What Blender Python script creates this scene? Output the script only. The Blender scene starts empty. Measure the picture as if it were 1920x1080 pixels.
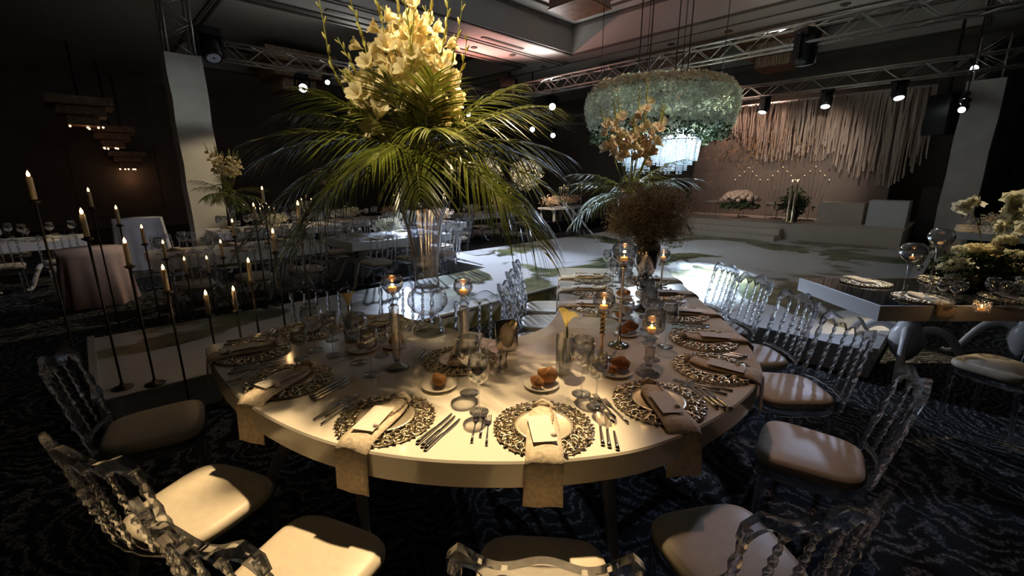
import bpy, math, random
from mathutils import Vector, Matrix, noise as mnoise

# ------------------------------------------------------------------ scene basics: camera, world, light, exposure
scene = bpy.context.scene
COL = scene.collection
SIN, COS, FPX, CAMZ = math.sin(math.radians(14)), math.cos(math.radians(14)), 820.0, 1.68
R_, F_ = Vector((.719, -.695, 0)), Vector((.695, .719, 0))       # camera right / forward on the floor of the hall
cam_d = bpy.data.cameras.new('camera'); cam = bpy.data.objects.new('camera', cam_d); COL.objects.link(cam)
cam_d.sensor_width = 36.0; cam_d.lens = FPX / 1920 * 36.0; cam_d.clip_start = .02; cam_d.clip_end = 100
cam.location = (0, 0, CAMZ)
cam.rotation_euler = (math.radians(90 - 14), 0, -math.atan2(F_.x, F_.y))
scene.camera = cam
scene.view_settings.view_transform = 'Standard'; scene.view_settings.look = 'None'
scene.view_settings.exposure = 0.2; scene.view_settings.gamma = 1.0; scene.view_settings.use_curve_mapping = False
cy = scene.cycles
cy.max_bounces = 9; cy.transmission_bounces = 7; cy.transparent_max_bounces = 24; cy.glossy_bounces = 4; cy.diffuse_bounces = 3
cy.caustics_reflective = False; cy.caustics_refractive = False; cy.sample_clamp_indirect = 8.0; cy.sample_clamp_direct = 30.0
world = bpy.data.worlds.new('hall_darkness'); scene.world = world; world.use_nodes = True
world.node_tree.nodes['Background'].inputs[0].default_value = (.55, .6, .8, 1)
world.node_tree.nodes['Background'].inputs[1].default_value = .004

def W(lat, fwd, z=0.0):                       # metres right of / ahead of the viewpoint -> hall coordinates
    p = R_ * lat + F_ * fwd; return Vector((p.x, p.y, z))
def ray(px, py):
    a, b = (px - 960) / FPX, (py - 540) / FPX
    return a, COS - b * SIN, -(SIN + b * COS)  # lat, fwd, up
def on_z(px, py, z):
    a, f, u = ray(px, py); k = (z - CAMZ) / u; return W(a * k, f * k, z)
def on_f(px, py, fwd):
    a, f, u = ray(px, py); k = fwd / f; return W(a * k, fwd, CAMZ + u * k)
def on_x(px, py, s):
    a, f, u = ray(px, py); d = W(a, f); k = s / d.x; return Vector((s, d.y * k, CAMZ + u * k))
def on_y(px, py, t):
    a, f, u = ray(px, py); d = W(a, f); k = t / d.y; return Vector((d.x * k, t, CAMZ + u * k))

def spot(name, loc, target, energy, color, size, blend=.4, radius=.06):
    l = bpy.data.lights.new(name, 'SPOT'); l.energy = energy; l.color = color; l.spot_size = math.radians(size)
    l.spot_blend = blend; l.shadow_soft_size = radius
    o = bpy.data.objects.new(name, l); COL.objects.link(o); o.location = loc
    o.rotation_euler = (Vector(target) - Vector(loc)).to_track_quat('-Z', 'Y').to_euler(); return o
def point(name, loc, energy, color, radius=.05):
    l = bpy.data.lights.new(name, 'POINT'); l.energy = energy; l.color = color; l.shadow_soft_size = radius
    o = bpy.data.objects.new(name, l); COL.objects.link(o); o.location = loc; return o

WARM, COOL, PINK = (1, .72, .36), (.62, .78, 1.0), (1, .45, .38)
TABLE_Z = .76
# spot beams
spot('beam_table', W(.02, 3.15, 4.25), W(-.41, 1.56, TABLE_Z), 1120, (1, .72, .38), 27.5, .30, .06)
spot('beam_palm', W(-1.3, .7, 4.7), W(-.5, 2.5, 2.15), 420, (1, .82, .48), 27, .6, .06)  # unseen front spot for palm and gladioli; no fixture hangs there
spot('beam_floor', Vector((9.4, 4.4, 3.7)), Vector((6.5, 2.75, .25)), 17000, (.64, .83, 1.0), 27, .95, .10)
spot('beam_chairs', Vector((9.4, 1.2, 3.7)), W(1.75, 2.95, .7), 300, (.55, .68, 1.0), 29, .7, .10)
spot('beam_arm', Vector((5.6, 4.9, 4.2)), W(.95, 3.9, .8), 380, (.70, .82, 1.0), 21, .7, .10)
spot('beam_wide', Vector((6.0, 10.7, 3.8)), Vector((4.9, 5.5, .3)), 3600, (.66, .78, 1.0), 42, .9, .10)
spot('beam_far_left', Vector((6.3, 10.5, 3.7)), Vector((2.0, 9.6, 1.0)), 420, (1, .78, .5), 50, .7, .10)
spot('beam_far', Vector((9.2, 8.4, 3.7)), Vector((10.4, 10.6, 1.0)), 520, (1, .80, .62), 60, .6, .10)
spot('beam_right_table', W(5.6, 5.6, 4.3), W(3.95, 3.92, .95), 640, (1, .82, .52), 21, .5, .06)
spot('beam_backdrop', Vector((12.6, 5.2, 4.0)), Vector((14.3, 4.8, 2.8)), 120, (1, .68, .54), 95, .8, .08)
spot('beam_backdrop_cool', Vector((11.0, 2.2, 3.6)), Vector((14.3, 3.4, 2.0)), 230, (1, .86, .74), 52, .8, .08)
spot('beam_ring', Vector((12.6, 2.6, 4.0)), Vector((8.4, 4.6, 3.0)), 1900, (.84, .98, .86), 34, .7, .08)
spot('beam_ceiling', Vector((8.2, 10.6, 4.0)), on_z(915, 92, 5.0), 420, (1, .42, .36), 100, .9, .10)
spot('beam_fill', W(1.3, 3.9, 4.2), W(.95, 2.35, TABLE_Z), 75, (1, .60, .42), 42, .9, .10)  # added warm-pink fill over the table's right part, not a rig lamp
spot('beam_sleeve_bouquet', Vector((5.6, 8.6, 3.9)), Vector((1.98, 10.1, 1.75)), 700, (1, .82, .5), 20, .6, .08)
spot('beam_shadow_table', Vector((10.6, 1.6, 4.0)), Vector((12.2, -.4, .9)), 120, (1, .78, .5), 34, .6, .08)
spot('fill_peach', W(2.6, 2.2, 4.3), W(1.24, 4.2, 2.1), 320, (1, .84, .62), 18, .6, .08)  # extra spot added to lift the peach gladioli, no fixture
spot('fill_drapes', Vector((1.6, 5.0, 4.3)), Vector((.2, 9.6, .6)), 170, (.9, .85, .9), 36, .7, .08)  # added weak spot that brightens the shaded fronts of the draped tables
spot('fill_roses', Vector((9.6, 4.4, 3.9)), on_x(1385, 392, 12.9), 150, (1, .84, .70), 15, .7, .08)  # added small spot so the rose dome is lit from the front
# unseen wide spots added at truss height to brighten the plaster ceiling
for k, (p, e) in enumerate((((9.6, 8.6, 4.3), 95), ((9.6, 3.0, 4.3), 95), ((5.5, 10.9, 4.35), 60), ((13.5, 2.5, 4.2), 30))):
    spot('ceiling_fill', Vector(p), Vector((p[0] - 1.0, p[1] - .3, 6.0)), e, (1, .97, .92), 165, .9, .25)

# ------------------------------------------------------------------ materials (all node based)
def _mat(name):
    m = bpy.data.materials.new(name); m.use_nodes = True; nt = m.node_tree
    return m, nt, nt.nodes['Principled BSDF'], nt.nodes['Material Output']
def pm(name, col, rough=.5, metal=0.0, var=.12, scale=20.0, bump=0.0, emit=None, estr=0.0, spec=.5, trans_leaf=0.0, coat=0.0, det=3.0):
    m, nt, b, out = _mat(name); N, L = nt.nodes, nt.links
    tc = N.new('ShaderNodeTexCoord'); nz = N.new('ShaderNodeTexNoise'); nz.inputs['Scale'].default_value = scale; nz.inputs['Detail'].default_value = det
    L.new(tc.outputs['Object'], nz.inputs['Vector'])
    rp = N.new('ShaderNodeValToRGB')
    rp.color_ramp.elements[0].position, rp.color_ramp.elements[1].position = .3, .7
    rp.color_ramp.elements[0].color = tuple(max(0, c * (1 - var)) for c in col) + (1,)
    rp.color_ramp.elements[1].color = tuple(min(1, c * (1 + var)) for c in col) + (1,)
    L.new(nz.outputs['Fac'], rp.inputs[0]); L.new(rp.outputs[0], b.inputs['Base Color'])
    b.inputs['Roughness'].default_value = rough; b.inputs['Metallic'].default_value = metal
    b.inputs['Specular IOR Level'].default_value = spec; b.inputs['Coat Weight'].default_value = coat
    b.inputs['Coat Roughness'].default_value = .08
    if bump:
        bp = N.new('ShaderNodeBump'); bp.inputs['Strength'].default_value = bump; bp.inputs['Distance'].default_value = .01
        L.new(nz.outputs['Fac'], bp.inputs['Height']); L.new(bp.outputs[0], b.inputs['Normal'])
    if emit: b.inputs['Emission Color'].default_value = emit + (1,); b.inputs['Emission Strength'].default_value = estr
    if trans_leaf:
        tr = N.new('ShaderNodeBsdfTranslucent'); L.new(rp.outputs[0], tr.inputs[0])
        mx = N.new('ShaderNodeMixShader'); mx.inputs[0].default_value = trans_leaf
        L.new(b.outputs[0], mx.inputs[1]); L.new(tr.outputs[0], mx.inputs[2]); L.new(mx.outputs[0], out.inputs[0])
    return m
def thin_glass(name, tint=(.97, .98, .98), lo=.05, hi=.85, rough=.02, gcol=(1, 1, 1)):
    m, nt, b, out = _mat(name); N, L = nt.nodes, nt.links; N.remove(b)
    lw = N.new('ShaderNodeLayerWeight'); lw.inputs[0].default_value = .5
    pw = N.new('ShaderNodeMath'); pw.operation = 'POWER'; pw.inputs[1].default_value = 1.8; L.new(lw.outputs['Facing'], pw.inputs[0])
    mr = N.new('ShaderNodeMapRange'); mr.inputs[3].default_value = lo; mr.inputs[4].default_value = hi; L.new(pw.outputs[0], mr.inputs[0])
    t = N.new('ShaderNodeBsdfTransparent'); cm = N.new('ShaderNodeMixRGB'); cm.inputs[1].default_value = tint + (1,); cm.inputs[2].default_value = (.50, .51, .53, 1)
    L.new(pw.outputs[0], cm.inputs[0]); L.new(cm.outputs[0], t.inputs[0])
    g = N.new('ShaderNodeBsdfGlossy'); g.inputs['Roughness'].default_value = rough; g.inputs[0].default_value = gcol + (1,)
    mx = N.new('ShaderNodeMixShader'); L.new(mr.outputs[0], mx.inputs[0]); L.new(t.outputs[0], mx.inputs[1]); L.new(g.outputs[0], mx.inputs[2])
    L.new(mx.outputs[0], out.inputs[0]); return m
def solid_glass(name, tint=(.96, .97, 1.0), mixt=.35, rough=.03, ior=1.47):
    m, nt, b, out = _mat(name); N, L = nt.nodes, nt.links; N.remove(b)
    t = N.new('ShaderNodeBsdfTransparent'); t.inputs[0].default_value = tint + (1,)
    g = N.new('ShaderNodeBsdfGlass'); g.inputs['Roughness'].default_value = rough; g.inputs['IOR'].default_value = ior; g.inputs[0].default_value = tint + (1,)
    mx = N.new('ShaderNodeMixShader'); mx.inputs[0].default_value = mixt; L.new(g.outputs[0], mx.inputs[1]); L.new(t.outputs[0], mx.inputs[2])
    L.new(mx.outputs[0], out.inputs[0]); return m

M = {}
M['lacquer'] = pm('white_lacquer', (.80, .73, .62), .14, var=.02, scale=3, coat=.3)
M['white'] = pm('white_paint', (.74, .74, .76), .3, var=.04, scale=5)
M['cream'] = pm('cream_leather', (.68, .59, .46), .45, var=.05, scale=30, bump=.05)
M['acrylic'] = solid_glass('clear_acrylic', (.96, .97, 1.0), .25, .012)
M['glass'] = thin_glass('wine_glass_crystal', (.95, .96, .97), .13, .97, .05)
M['crystal'] = thin_glass('cut_crystal', (.90, .92, .95), .16, .97, .05)
M['silver'] = pm('polished_silver', (.72, .68, .62), .17, 1.0, var=.15, scale=60)
M['champagne'] = pm('champagne_metal', (.80, .68, .50), .22, 1.0, var=.25, scale=80, bump=.2)
M['plate_gold'] = pm('mirror_plate', (.86, .76, .58), .3, .75, var=.05, scale=12)
M['gold'] = pm('antique_gold', (.70, .52, .30), .28, 1.0, var=.2, scale=40)
M['steel'] = pm('cutlery_steel', (.62, .59, .56), .16, 1.0, var=.1, scale=90)
M['linen'] = pm('beige_linen', (.70, .58, .43), .85, var=.22, scale=55, bump=.35, det=6)
M['rope'] = pm('twisted_cord', (.50, .38, .24), .6, var=.3, scale=120, bump=.3)
M['pearl'] = pm('pearl', (.90, .84, .74), .15, .1, var=.03, coat=.6)
M['china'] = pm('ivory_china', (.82, .77, .66), .2, var=.03, coat=.4)
M['bread'] = pm('bread_crust', (.44, .19, .06), .55, var=.45, scale=26, bump=.5, det=6)
M['leaf'] = pm('palm_leaf', (.115, .135, .02), .20, var=.45, scale=7, trans_leaf=.15, spec=.8)
M['rachis'] = pm('palm_stalk', (.30, .30, .07), .5, var=.2)
M['stem'] = pm('flower_stem', (.24, .25, .05), .5, var=.25)
M['petal'] = pm('cream_petal', (.88, .78, .52), .55, var=.10, scale=14, trans_leaf=.4)
M['petal_white'] = pm('white_petal', (.82, .79, .62), .55, var=.08, scale=20, trans_leaf=.3)
M['petal_peach'] = pm('peach_petal', (.85, .66, .45), .55, var=.15, scale=20, trans_leaf=.3)
M['petal_yellow'] = pm('calla_petal', (.88, .74, .32), .4, var=.12, scale=14, trans_leaf=.35)
M['bud'] = pm('green_bud', (.45, .42, .12), .5, var=.2)
M['twig'] = pm('dry_twig', (.11, .10, .05), .8, var=.3)
M['gyp'] = pm('gypsophila_floret', (.32, .27, .16), .7, var=.35, scale=9, trans_leaf=.3)
M['dark_leaf'] = pm('dark_greenery', (.05, .085, .03), .5, var=.4, scale=9)
M['ring_floret'] = pm('ring_blossom', (.82, .84, .70), .6, var=.15, scale=4, trans_leaf=.35)
M['wax'] = pm('ivory_wax', (.80, .72, .58), .5, var=.05, trans_leaf=.3)
M['wax_amber'] = pm('amber_tealight', (.80, .38, .10), .4, var=.1, emit=(1, .38, .08), estr=.35)
M['flame'] = pm('candle_flame', (1, .7, .3), .5, var=.02, emit=(1, .58, .22), estr=6)
M['bulb'] = pm('lamp_lens', (1, 1, 1), .3, var=.01, emit=(.86, .95, 1.0), estr=7)
M['bulb_dim'] = pm('dim_lens', (.2, .2, .25), .1, var=.05, emit=(.7, .8, 1.0), estr=.03)
M['bulb_warm'] = pm('small_warm_bulb', (1, .8, .5), .3, var=.01, emit=(1, .62, .3), estr=4)
M['black_metal'] = pm('black_metal', (.018, .018, .02), .42, .4, var=.2)
M['iron'] = pm('bronze_iron', (.10, .085, .07), .45, .8, var=.25, scale=40)
M['black'] = pm('black_gloss', (.012, .012, .013), .2, var=.1)
M['alu'] = pm('truss_aluminium', (.46, .44, .42), .38, .9, var=.15, scale=12)
M['sleeve'] = pm('white_sleeve_cloth', (.52, .49, .47), .9, var=.1, scale=3, bump=.15)
M['cloth_pink'] = pm('blush_cloth', (.50, .36, .30), .9, var=.12, scale=6)
M['cloth_blue'] = pm('silver_cloth', (.52, .54, .60), .75, var=.12, scale=6)
M['ceiling'] = pm('ceiling_plaster', (.40, .38, .355), .9, var=.05, scale=.8)
M['ceil_dark'] = pm('ceiling_dark_moulding', (.10, .085, .07), .7, var=.3, scale=30)
M['wood'] = pm('walnut_veneer', (.16, .075, .035), .5, var=.35, scale=6)
M['pleat'] = pm('pleated_crystal_panel', (.42, .30, .21), .4, var=.3, scale=14)
M['wall'] = pm('wall_panel', (.20, .17, .15), .85, var=.12, scale=1.2)
M['wall_dark'] = pm('dark_drape', (.022, .020, .020), .95, var=.2, scale=3)
M['stage'] = pm('stage_fascia', (.60, .50, .42), .55, var=.05, scale=2)
M['backdrop'] = pm('taupe_backdrop', (.19, .15, .125), .85, var=.08, scale=1.5)
M['ribbon'] = pm('ivory_ribbon', (.56, .45, .37), .6, var=.15, scale=3, trans_leaf=.3)
M['rose'] = pm('blush_rose', (.80, .58, .46), .6, var=.12, scale=30)
M['paper'] = pm('frame_paper', (.74, .64, .48), .7, var=.1, scale=20)

def card_material():
    m, nt, b, out = _mat('menu_card_print'); N, L = nt.nodes, nt.links
    tc = N.new('ShaderNodeTexCoord'); sp = N.new('ShaderNodeSeparateXYZ'); L.new(tc.outputs['Object'], sp.inputs[0])
    wv = N.new('ShaderNodeMath'); wv.operation = 'MULTIPLY'; wv.inputs[1].default_value = 520; L.new(sp.outputs[1], wv.inputs[0])
    sn = N.new('ShaderNodeMath'); sn.operation = 'SINE'; L.new(wv.outputs[0], sn.inputs[0])
    nz = N.new('ShaderNodeTexNoise'); nz.inputs['Scale'].default_value = 160; L.new(tc.outputs['Object'], nz.inputs[0])
    mu = N.new('ShaderNodeMath'); mu.operation = 'MULTIPLY'; L.new(sn.outputs[0], mu.inputs[0]); L.new(nz.outputs[0], mu.inputs[1])
    rp = N.new('ShaderNodeValToRGB'); rp.color_ramp.elements[0].position = .42; rp.color_ramp.elements[1].position = .52
    rp.color_ramp.elements[0].color = (.76, .70, .62, 1); rp.color_ramp.elements[1].color = (.58, .50, .42, 1)
    L.new(mu.outputs[0], rp.inputs[0]); L.new(rp.outputs[0], b.inputs['Base Color']); b.inputs['Roughness'].default_value = .7
    return m
M['card'] = card_material()

def carpet_material():
    m, nt, b, out = _mat('swirl_carpet'); N, L = nt.nodes, nt.links
    tc = N.new('ShaderNodeTexCoord')
    vo = N.new('ShaderNodeTexVoronoi'); vo.inputs['Scale'].default_value = .48; L.new(tc.outputs['Object'], vo.inputs['Vector'])
    nz = N.new('ShaderNodeTexNoise'); nz.inputs['Scale'].default_value = 2.2; nz.inputs['Detail'].default_value = 4; L.new(tc.outputs['Object'], nz.inputs['Vector'])
    ad = N.new('ShaderNodeMath'); ad.operation = 'MULTIPLY_ADD'; ad.inputs[1].default_value = .28; L.new(nz.outputs['Fac'], ad.inputs[0]); L.new(vo.outputs['Distance'], ad.inputs[2])
    mu = N.new('ShaderNodeMath'); mu.operation = 'MULTIPLY'; mu.inputs[1].default_value = 230; L.new(ad.outputs[0], mu.inputs[0])
    sn = N.new('ShaderNodeMath'); sn.operation = 'SINE'; L.new(mu.outputs[0], sn.inputs[0])
    n2 = N.new('ShaderNodeTexNoise'); n2.inputs['Scale'].default_value = 62; n2.inputs['Detail'].default_value = 5; L.new(tc.outputs['Object'], n2.inputs['Vector'])
    a2 = N.new('ShaderNodeMath'); a2.operation = 'MULTIPLY_ADD'; a2.inputs[1].default_value = .20; L.new(sn.outputs[0], a2.inputs[0]); L.new(n2.outputs['Fac'], a2.inputs[2])
    rp = N.new('ShaderNodeValToRGB'); e = rp.color_ramp.elements
    e[0].position, e[0].color = .40, (.008, .0085, .010, 1); e[1].position, e[1].color = .78, (.20, .21, .225, 1)
    x = e.new(.58); x.color = (.018, .019, .021, 1)
    L.new(a2.outputs[0], rp.inputs[0]); L.new(rp.outputs[0], b.inputs['Base Color']); b.inputs['Roughness'].default_value = .9
    b.inputs['Specular IOR Level'].default_value = .2
    bp = N.new('ShaderNodeBump'); bp.inputs['Strength'].default_value = .3; bp.inputs['Distance'].default_value = .01
    L.new(n2.outputs['Fac'], bp.inputs['Height']); L.new(bp.outputs[0], b.inputs['Normal'])
    return m
M['carpet'] = carpet_material()

def dance_material():
    m, nt, b, out = _mat('printed_white_floor'); N, L = nt.nodes, nt.links
    tc = N.new('ShaderNodeTexCoord')
    n1 = N.new('ShaderNodeTexNoise'); n1.inputs['Scale'].default_value = .52; n1.inputs['Detail'].default_value = 5; n1.inputs['Roughness'].default_value = .55
    n1.inputs['Distortion'].default_value = .5; L.new(tc.outputs['Object'], n1.inputs['Vector'])
    r1 = N.new('ShaderNodeValToRGB'); e = r1.color_ramp.elements
    e[0].position, e[0].color = .490, (0, 0, 0, 1); e[1].position, e[1].color = .515, (1, 1, 1, 1); L.new(n1.outputs['Fac'], r1.inputs[0])
    n2 = N.new('ShaderNodeTexNoise'); n2.inputs['Scale'].default_value = 2.1; n2.inputs['Detail'].default_value = 4; L.new(tc.outputs['Object'], n2.inputs['Vector'])
    r2 = N.new('ShaderNodeValToRGB'); e = r2.color_ramp.elements
    e[0].position, e[0].color = .36, (.05, .045, .03, 1); e[1].position, e[1].color = .70, (.27, .31, .18, 1)
    x = e.new(.46); x.color = (.08, .11, .045, 1); x = e.new(.56); x.color = (.20, .17, .07, 1)
    L.new(n2.outputs['Fac'], r2.inputs[0])
    mx = N.new('ShaderNodeMixRGB'); mx.inputs[1].default_value = (.66, .65, .66, 1); L.new(r1.outputs[0], mx.inputs[0]); L.new(r2.outputs[0], mx.inputs[2])
    L.new(mx.outputs[0], b.inputs['Base Color']); b.inputs['Roughness'].default_value = .3
    return m
M['dance'] = dance_material()

# ------------------------------------------------------------------ mesh helpers
class MB:
    def __init__(s): s.v, s.f = [], []
    def add(s, vs, fs, mx=None):
        o = len(s.v)
        s.v += [tuple(mx @ Vector(v)) for v in vs] if mx is not None else [tuple(v) for v in vs]
        s.f += [tuple(i + o for i in f) for f in fs]; return s
    def box(s, c, d, mx=None):
        x, y, z = (q / 2 for q in d); cx, cy_, cz = c
        vs = [(cx + a * x, cy_ + b * y, cz + g * z) for g in (-1, 1) for b in (-1, 1) for a in (-1, 1)]
        return s.add(vs, [(0, 2, 3, 1), (4, 5, 7, 6), (0, 1, 5, 4), (2, 6, 7, 3), (0, 4, 6, 2), (1, 3, 7, 5)], mx)
    def bar(s, a, b, w=.03, h=None, up=(0, 0, 1)):
        a, b = Vector(a), Vector(b); d = b - a; q = d.to_track_quat('X', 'Z') if abs(d.normalized().z) < .99 else d.to_track_quat('X', 'Y')
        return s.box((d.length / 2, 0, 0), (d.length, w, h or w), Matrix.Translation(a) @ q.to_matrix().to_4x4())
    def tube(s, pts, r, n=6, mx=None, cap=True):
        pts = [Vector(p) for p in pts]; k = len(pts); rs = r if isinstance(r, (list, tuple)) else [r] * k
        vs, up = [], None
        for i, p in enumerate(pts):
            d = (pts[min(i + 1, k - 1)] - pts[max(i - 1, 0)]); d = d.normalized() if d.length > 1e-9 else Vector((0, 0, 1))
            if up is None: up = d.orthogonal().normalized()
            up = (up - d * up.dot(d)); up = up.normalized() if up.length > 1e-6 else d.orthogonal().normalized()
            q = d.cross(up)
            for j in range(n):
                a = 2 * math.pi * j / n; vs.append(p + (up * math.cos(a) + q * math.sin(a)) * rs[i])
        fs = [(i * n + j, i * n + (j + 1) % n, (i + 1) * n + (j + 1) % n, (i + 1) * n + j) for i in range(k - 1) for j in range(n)]
        if cap: fs += [tuple(range(n))[::-1], tuple((k - 1) * n + j for j in range(n))]
        return s.add(vs, fs, mx)
    def lathe(s, prof, n=20, mx=None, flute=None):
        vs, fs = [], []
        for i, (r, z) in enumerate(prof):
            for j in range(n):
                a = 2 * math.pi * j / n; rr = max(r, 1e-5) * (flute(a, z) if flute else 1); vs.append((rr * math.cos(a), rr * math.sin(a), z))
        for i in range(len(prof) - 1):
            for j in range(n): fs.append((i * n + j, i * n + (j + 1) % n, (i + 1) * n + (j + 1) % n, (i + 1) * n + j))
        if prof[0][0] > 1e-4 and s.capend: fs.append(tuple(range(n))[::-1])
        if prof[-1][0] > 1e-4 and s.capend: fs.append(tuple((len(prof) - 1) * n + j for j in range(n)))
        return s.add(vs, fs, mx)
    capend = True
    def ball(s, c, r, n=8, m=5, mx=None):
        rr = r if isinstance(r, (list, tuple)) else (r, r, r); k = s.capend; s.capend = False
        t = MB(); t.capend = False
        t.lathe([(math.sin(math.pi * i / m), -math.cos(math.pi * i / m)) for i in range(m + 1)], n); s.capend = k
        return s.add([(c[0] + v[0] * rr[0], c[1] + v[1] * rr[1], c[2] + v[2] * rr[2]) for v in t.v], t.f, mx)
    def mesh(s, name, mat, smooth=True):
        me = bpy.data.meshes.new(name); me.from_pydata(s.v, [], s.f); me.update()
        me.materials.append(M[mat] if isinstance(mat, str) else mat)
        if smooth:
            me.polygons.foreach_set('use_smooth', [True] * len(me.polygons))
            if smooth == 'auto':
                try: me.set_sharp_from_angle(angle=math.radians(38))
                except Exception: pass
        return me

def link(name, me, parent=None, loc=(0, 0, 0), rot=(0, 0, 0), sc=None, mx=None):
    o = bpy.data.objects.new(name, me); COL.objects.link(o)
    if mx is not None: o.matrix_local = mx
    else:
        o.location = loc; o.rotation_euler = rot
        if sc is not None: o.scale = (sc, sc, sc) if isinstance(sc, (int, float)) else sc
    if parent is not None: o.parent = parent
    return o
def tag(o, label, cat, group=None, kind=None):
    if label: o['label'] = label
    if cat: o['category'] = cat
    if group: o['group'] = group
    if kind: o['kind'] = kind
    return o
def thing(name, label, cat, loc=(0, 0, 0), rz=0.0, group=None, sc=None, rot=None):
    return tag(link(name, None, None, loc, rot or (0, 0, rz), sc), label, cat, group)
def solo(name, me, label, cat, loc=(0, 0, 0), rz=0.0, group=None, sc=None, rot=None):
    return tag(link(name, me, None, loc, rot or (0, 0, rz), sc), label, cat, group)
def struct(name, me, parent=None, loc=(0, 0, 0), rz=0):
    o = link(name, me, parent, loc, (0, 0, rz)); o['kind'] = 'structure'; return o
def inst(tpl, root):                      # tpl: list of (name, mesh, loc, rotz, [sub tuples])
    for t in tpl:
        o = link(t[0], t[1], root, t[2], (0, 0, t[3]))
        for q in (t[4] if len(t) > 4 else []): link(q[0], q[1], o, q[2], (0, 0, q[3]))
    return root
def ang(v): return math.atan2(v.y, v.x)
rnd = random.Random(7)

def slab(outline, z0, z1, bev=.006):
    mb = MB(); n = len(outline); c = Vector((sum(p.x for p in outline) / n, sum(p.y for p in outline) / n))
    def ins(d):
        o = []
        for i, p in enumerate(outline):
            a, b = outline[i - 1], outline[(i + 1) % n]; t = Vector((b.x - a.x, b.y - a.y)); t = t.normalized() if t.length > 1e-9 else Vector((1, 0))
            o.append((p.x - t.y * d, p.y + t.x * d))
        return o
    rings = [(ins(bev), z0), (ins(0), z0 + bev), (ins(0), z1 - bev), (ins(bev), z1)]
    for pts, z in rings: mb.v += [(x, y, z) for x, y in pts]
    for k in range(3):
        for i in range(n): mb.f.append((k * n + i, k * n + (i + 1) % n, (k + 1) * n + (i + 1) % n, (k + 1) * n + i))
    mb.f += [tuple(range(n))[::-1], tuple(3 * n + i for i in range(n))]
    return mb
def catmull(pts, k=6):
    out = []; n = len(pts)
    for i in range(n):
        p0, p1, p2, p3 = pts[i - 1], pts[i], pts[(i + 1) % n], pts[(i + 2) % n]
        for j in range(k):
            t = j / k; out.append(.5 * ((2 * p1) + (p2 - p0) * t + (2 * p0 - 5 * p1 + 4 * p2 - p3) * t * t + (3 * p1 - p0 - 3 * p2 + p3) * t ** 3))
    return out

# ------------------------------------------------------------------ hall: floor, dance floor, ceiling, walls
def boxme(name, c, d, mat): return MB().box(c, d).mesh(name, mat, False)
struct('floor', boxme('floor', (4.5, 7, -.05), (23, 28, .1), 'carpet'))
P_Z = .25
def poly_prism(pts, z0, z1):
    mb = MB(); n = len(pts)
    mb.v = [(x, y, z0) for x, y in pts] + [(x, y, z1) for x, y in pts]
    mb.f = [tuple(range(n))[::-1], tuple(range(n, 2 * n))] + [(i, (i + 1) % n, n + (i + 1) % n, n + i) for i in range(n)]
    return mb
fl = struct('floor_dance_platform', poly_prism([(-.15, 3.8), (4.65, 3.8), (4.65, .37), (12.2, .37), (12.2, 7.0), (4.65, 7.0), (4.65, 5.43), (-.15, 5.43)], 0, P_Z).mesh('floor_dance_platform', 'dance', False))
fl['label'] = 'glossy white dance floor printed with green leaf patches'
def trim(n, a, b, w=.05, h=.05, mat='white'):
    struct('trim_%d' % n, MB().bar(a, b, w, h).mesh('trim', mat, False))
trim(1, (-.15, 3.8, P_Z), (-.15, 5.43, P_Z), .05, .05, 'sleeve')
trim(2, (4.65, .37, P_Z), (12.2, .37, P_Z), .07, .06)
trim(3, (-.15, 3.79, P_Z - .012), (4.65, 3.79, P_Z - .012), .012, .024, 'sleeve'); trim(4, (4.64, 3.8, P_Z - .012), (4.64, .37, P_Z - .012), .012, .024)

CZ, CR = 5.0, .67
xs, ys = [-7, 2.5, 10.3, 11.8, 15.0, 16], [-7, .5, 8.3, 10.4, 17, 21]
cof = {(1, 1), (1, 3), (3, 1)}
mb = MB()
for i in range(5):
    for j in range(5):
        x0, x1, y0, y1 = xs[i], xs[i + 1], ys[j], ys[j + 1]; z = CZ + CR if (i, j) in cof else CZ
        mb.add([(x0, y0, z), (x0, y1, z), (x1, y1, z), (x1, y0, z)], [(0, 1, 2, 3)])
        if (i, j) in cof:
            c = [(x0, y0), (x1, y0), (x1, y1), (x0, y1)]
            for k in range(4):
                a, b = c[k], c[(k + 1) % 4]; mb.add([(a[0], a[1], CZ), (b[0], b[1], CZ), (b[0], b[1], z), (a[0], a[1], z)], [(0, 1, 2, 3)])
mb.box((4.5, 7, CZ + CR + .15), (23, 28, .1))
struct('ceiling', mb.mesh('ceiling', 'ceiling', False))
tn = 5
for (i, j) in sorted(cof):
    x0, x1, y0, y1 = xs[i], xs[i + 1], ys[j], ys[j + 1]
    for z, w, ins in ((CZ - .01, .07, -.07), (CZ + CR - .05, .10, .06), (CZ + CR - .03, .05, .55)):
        q = [(x0 + ins, y0 + ins, z), (x1 - ins, y0 + ins, z), (x1 - ins, y1 - ins, z), (x0 + ins, y1 - ins, z)]
        m_ = MB()
        for k in range(4): m_.bar(q[k], q[(k + 1) % 4], w, .05)
        struct('trim_%d' % tn, m_.mesh('trim', 'ceil_dark', False)); tn += 1
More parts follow.
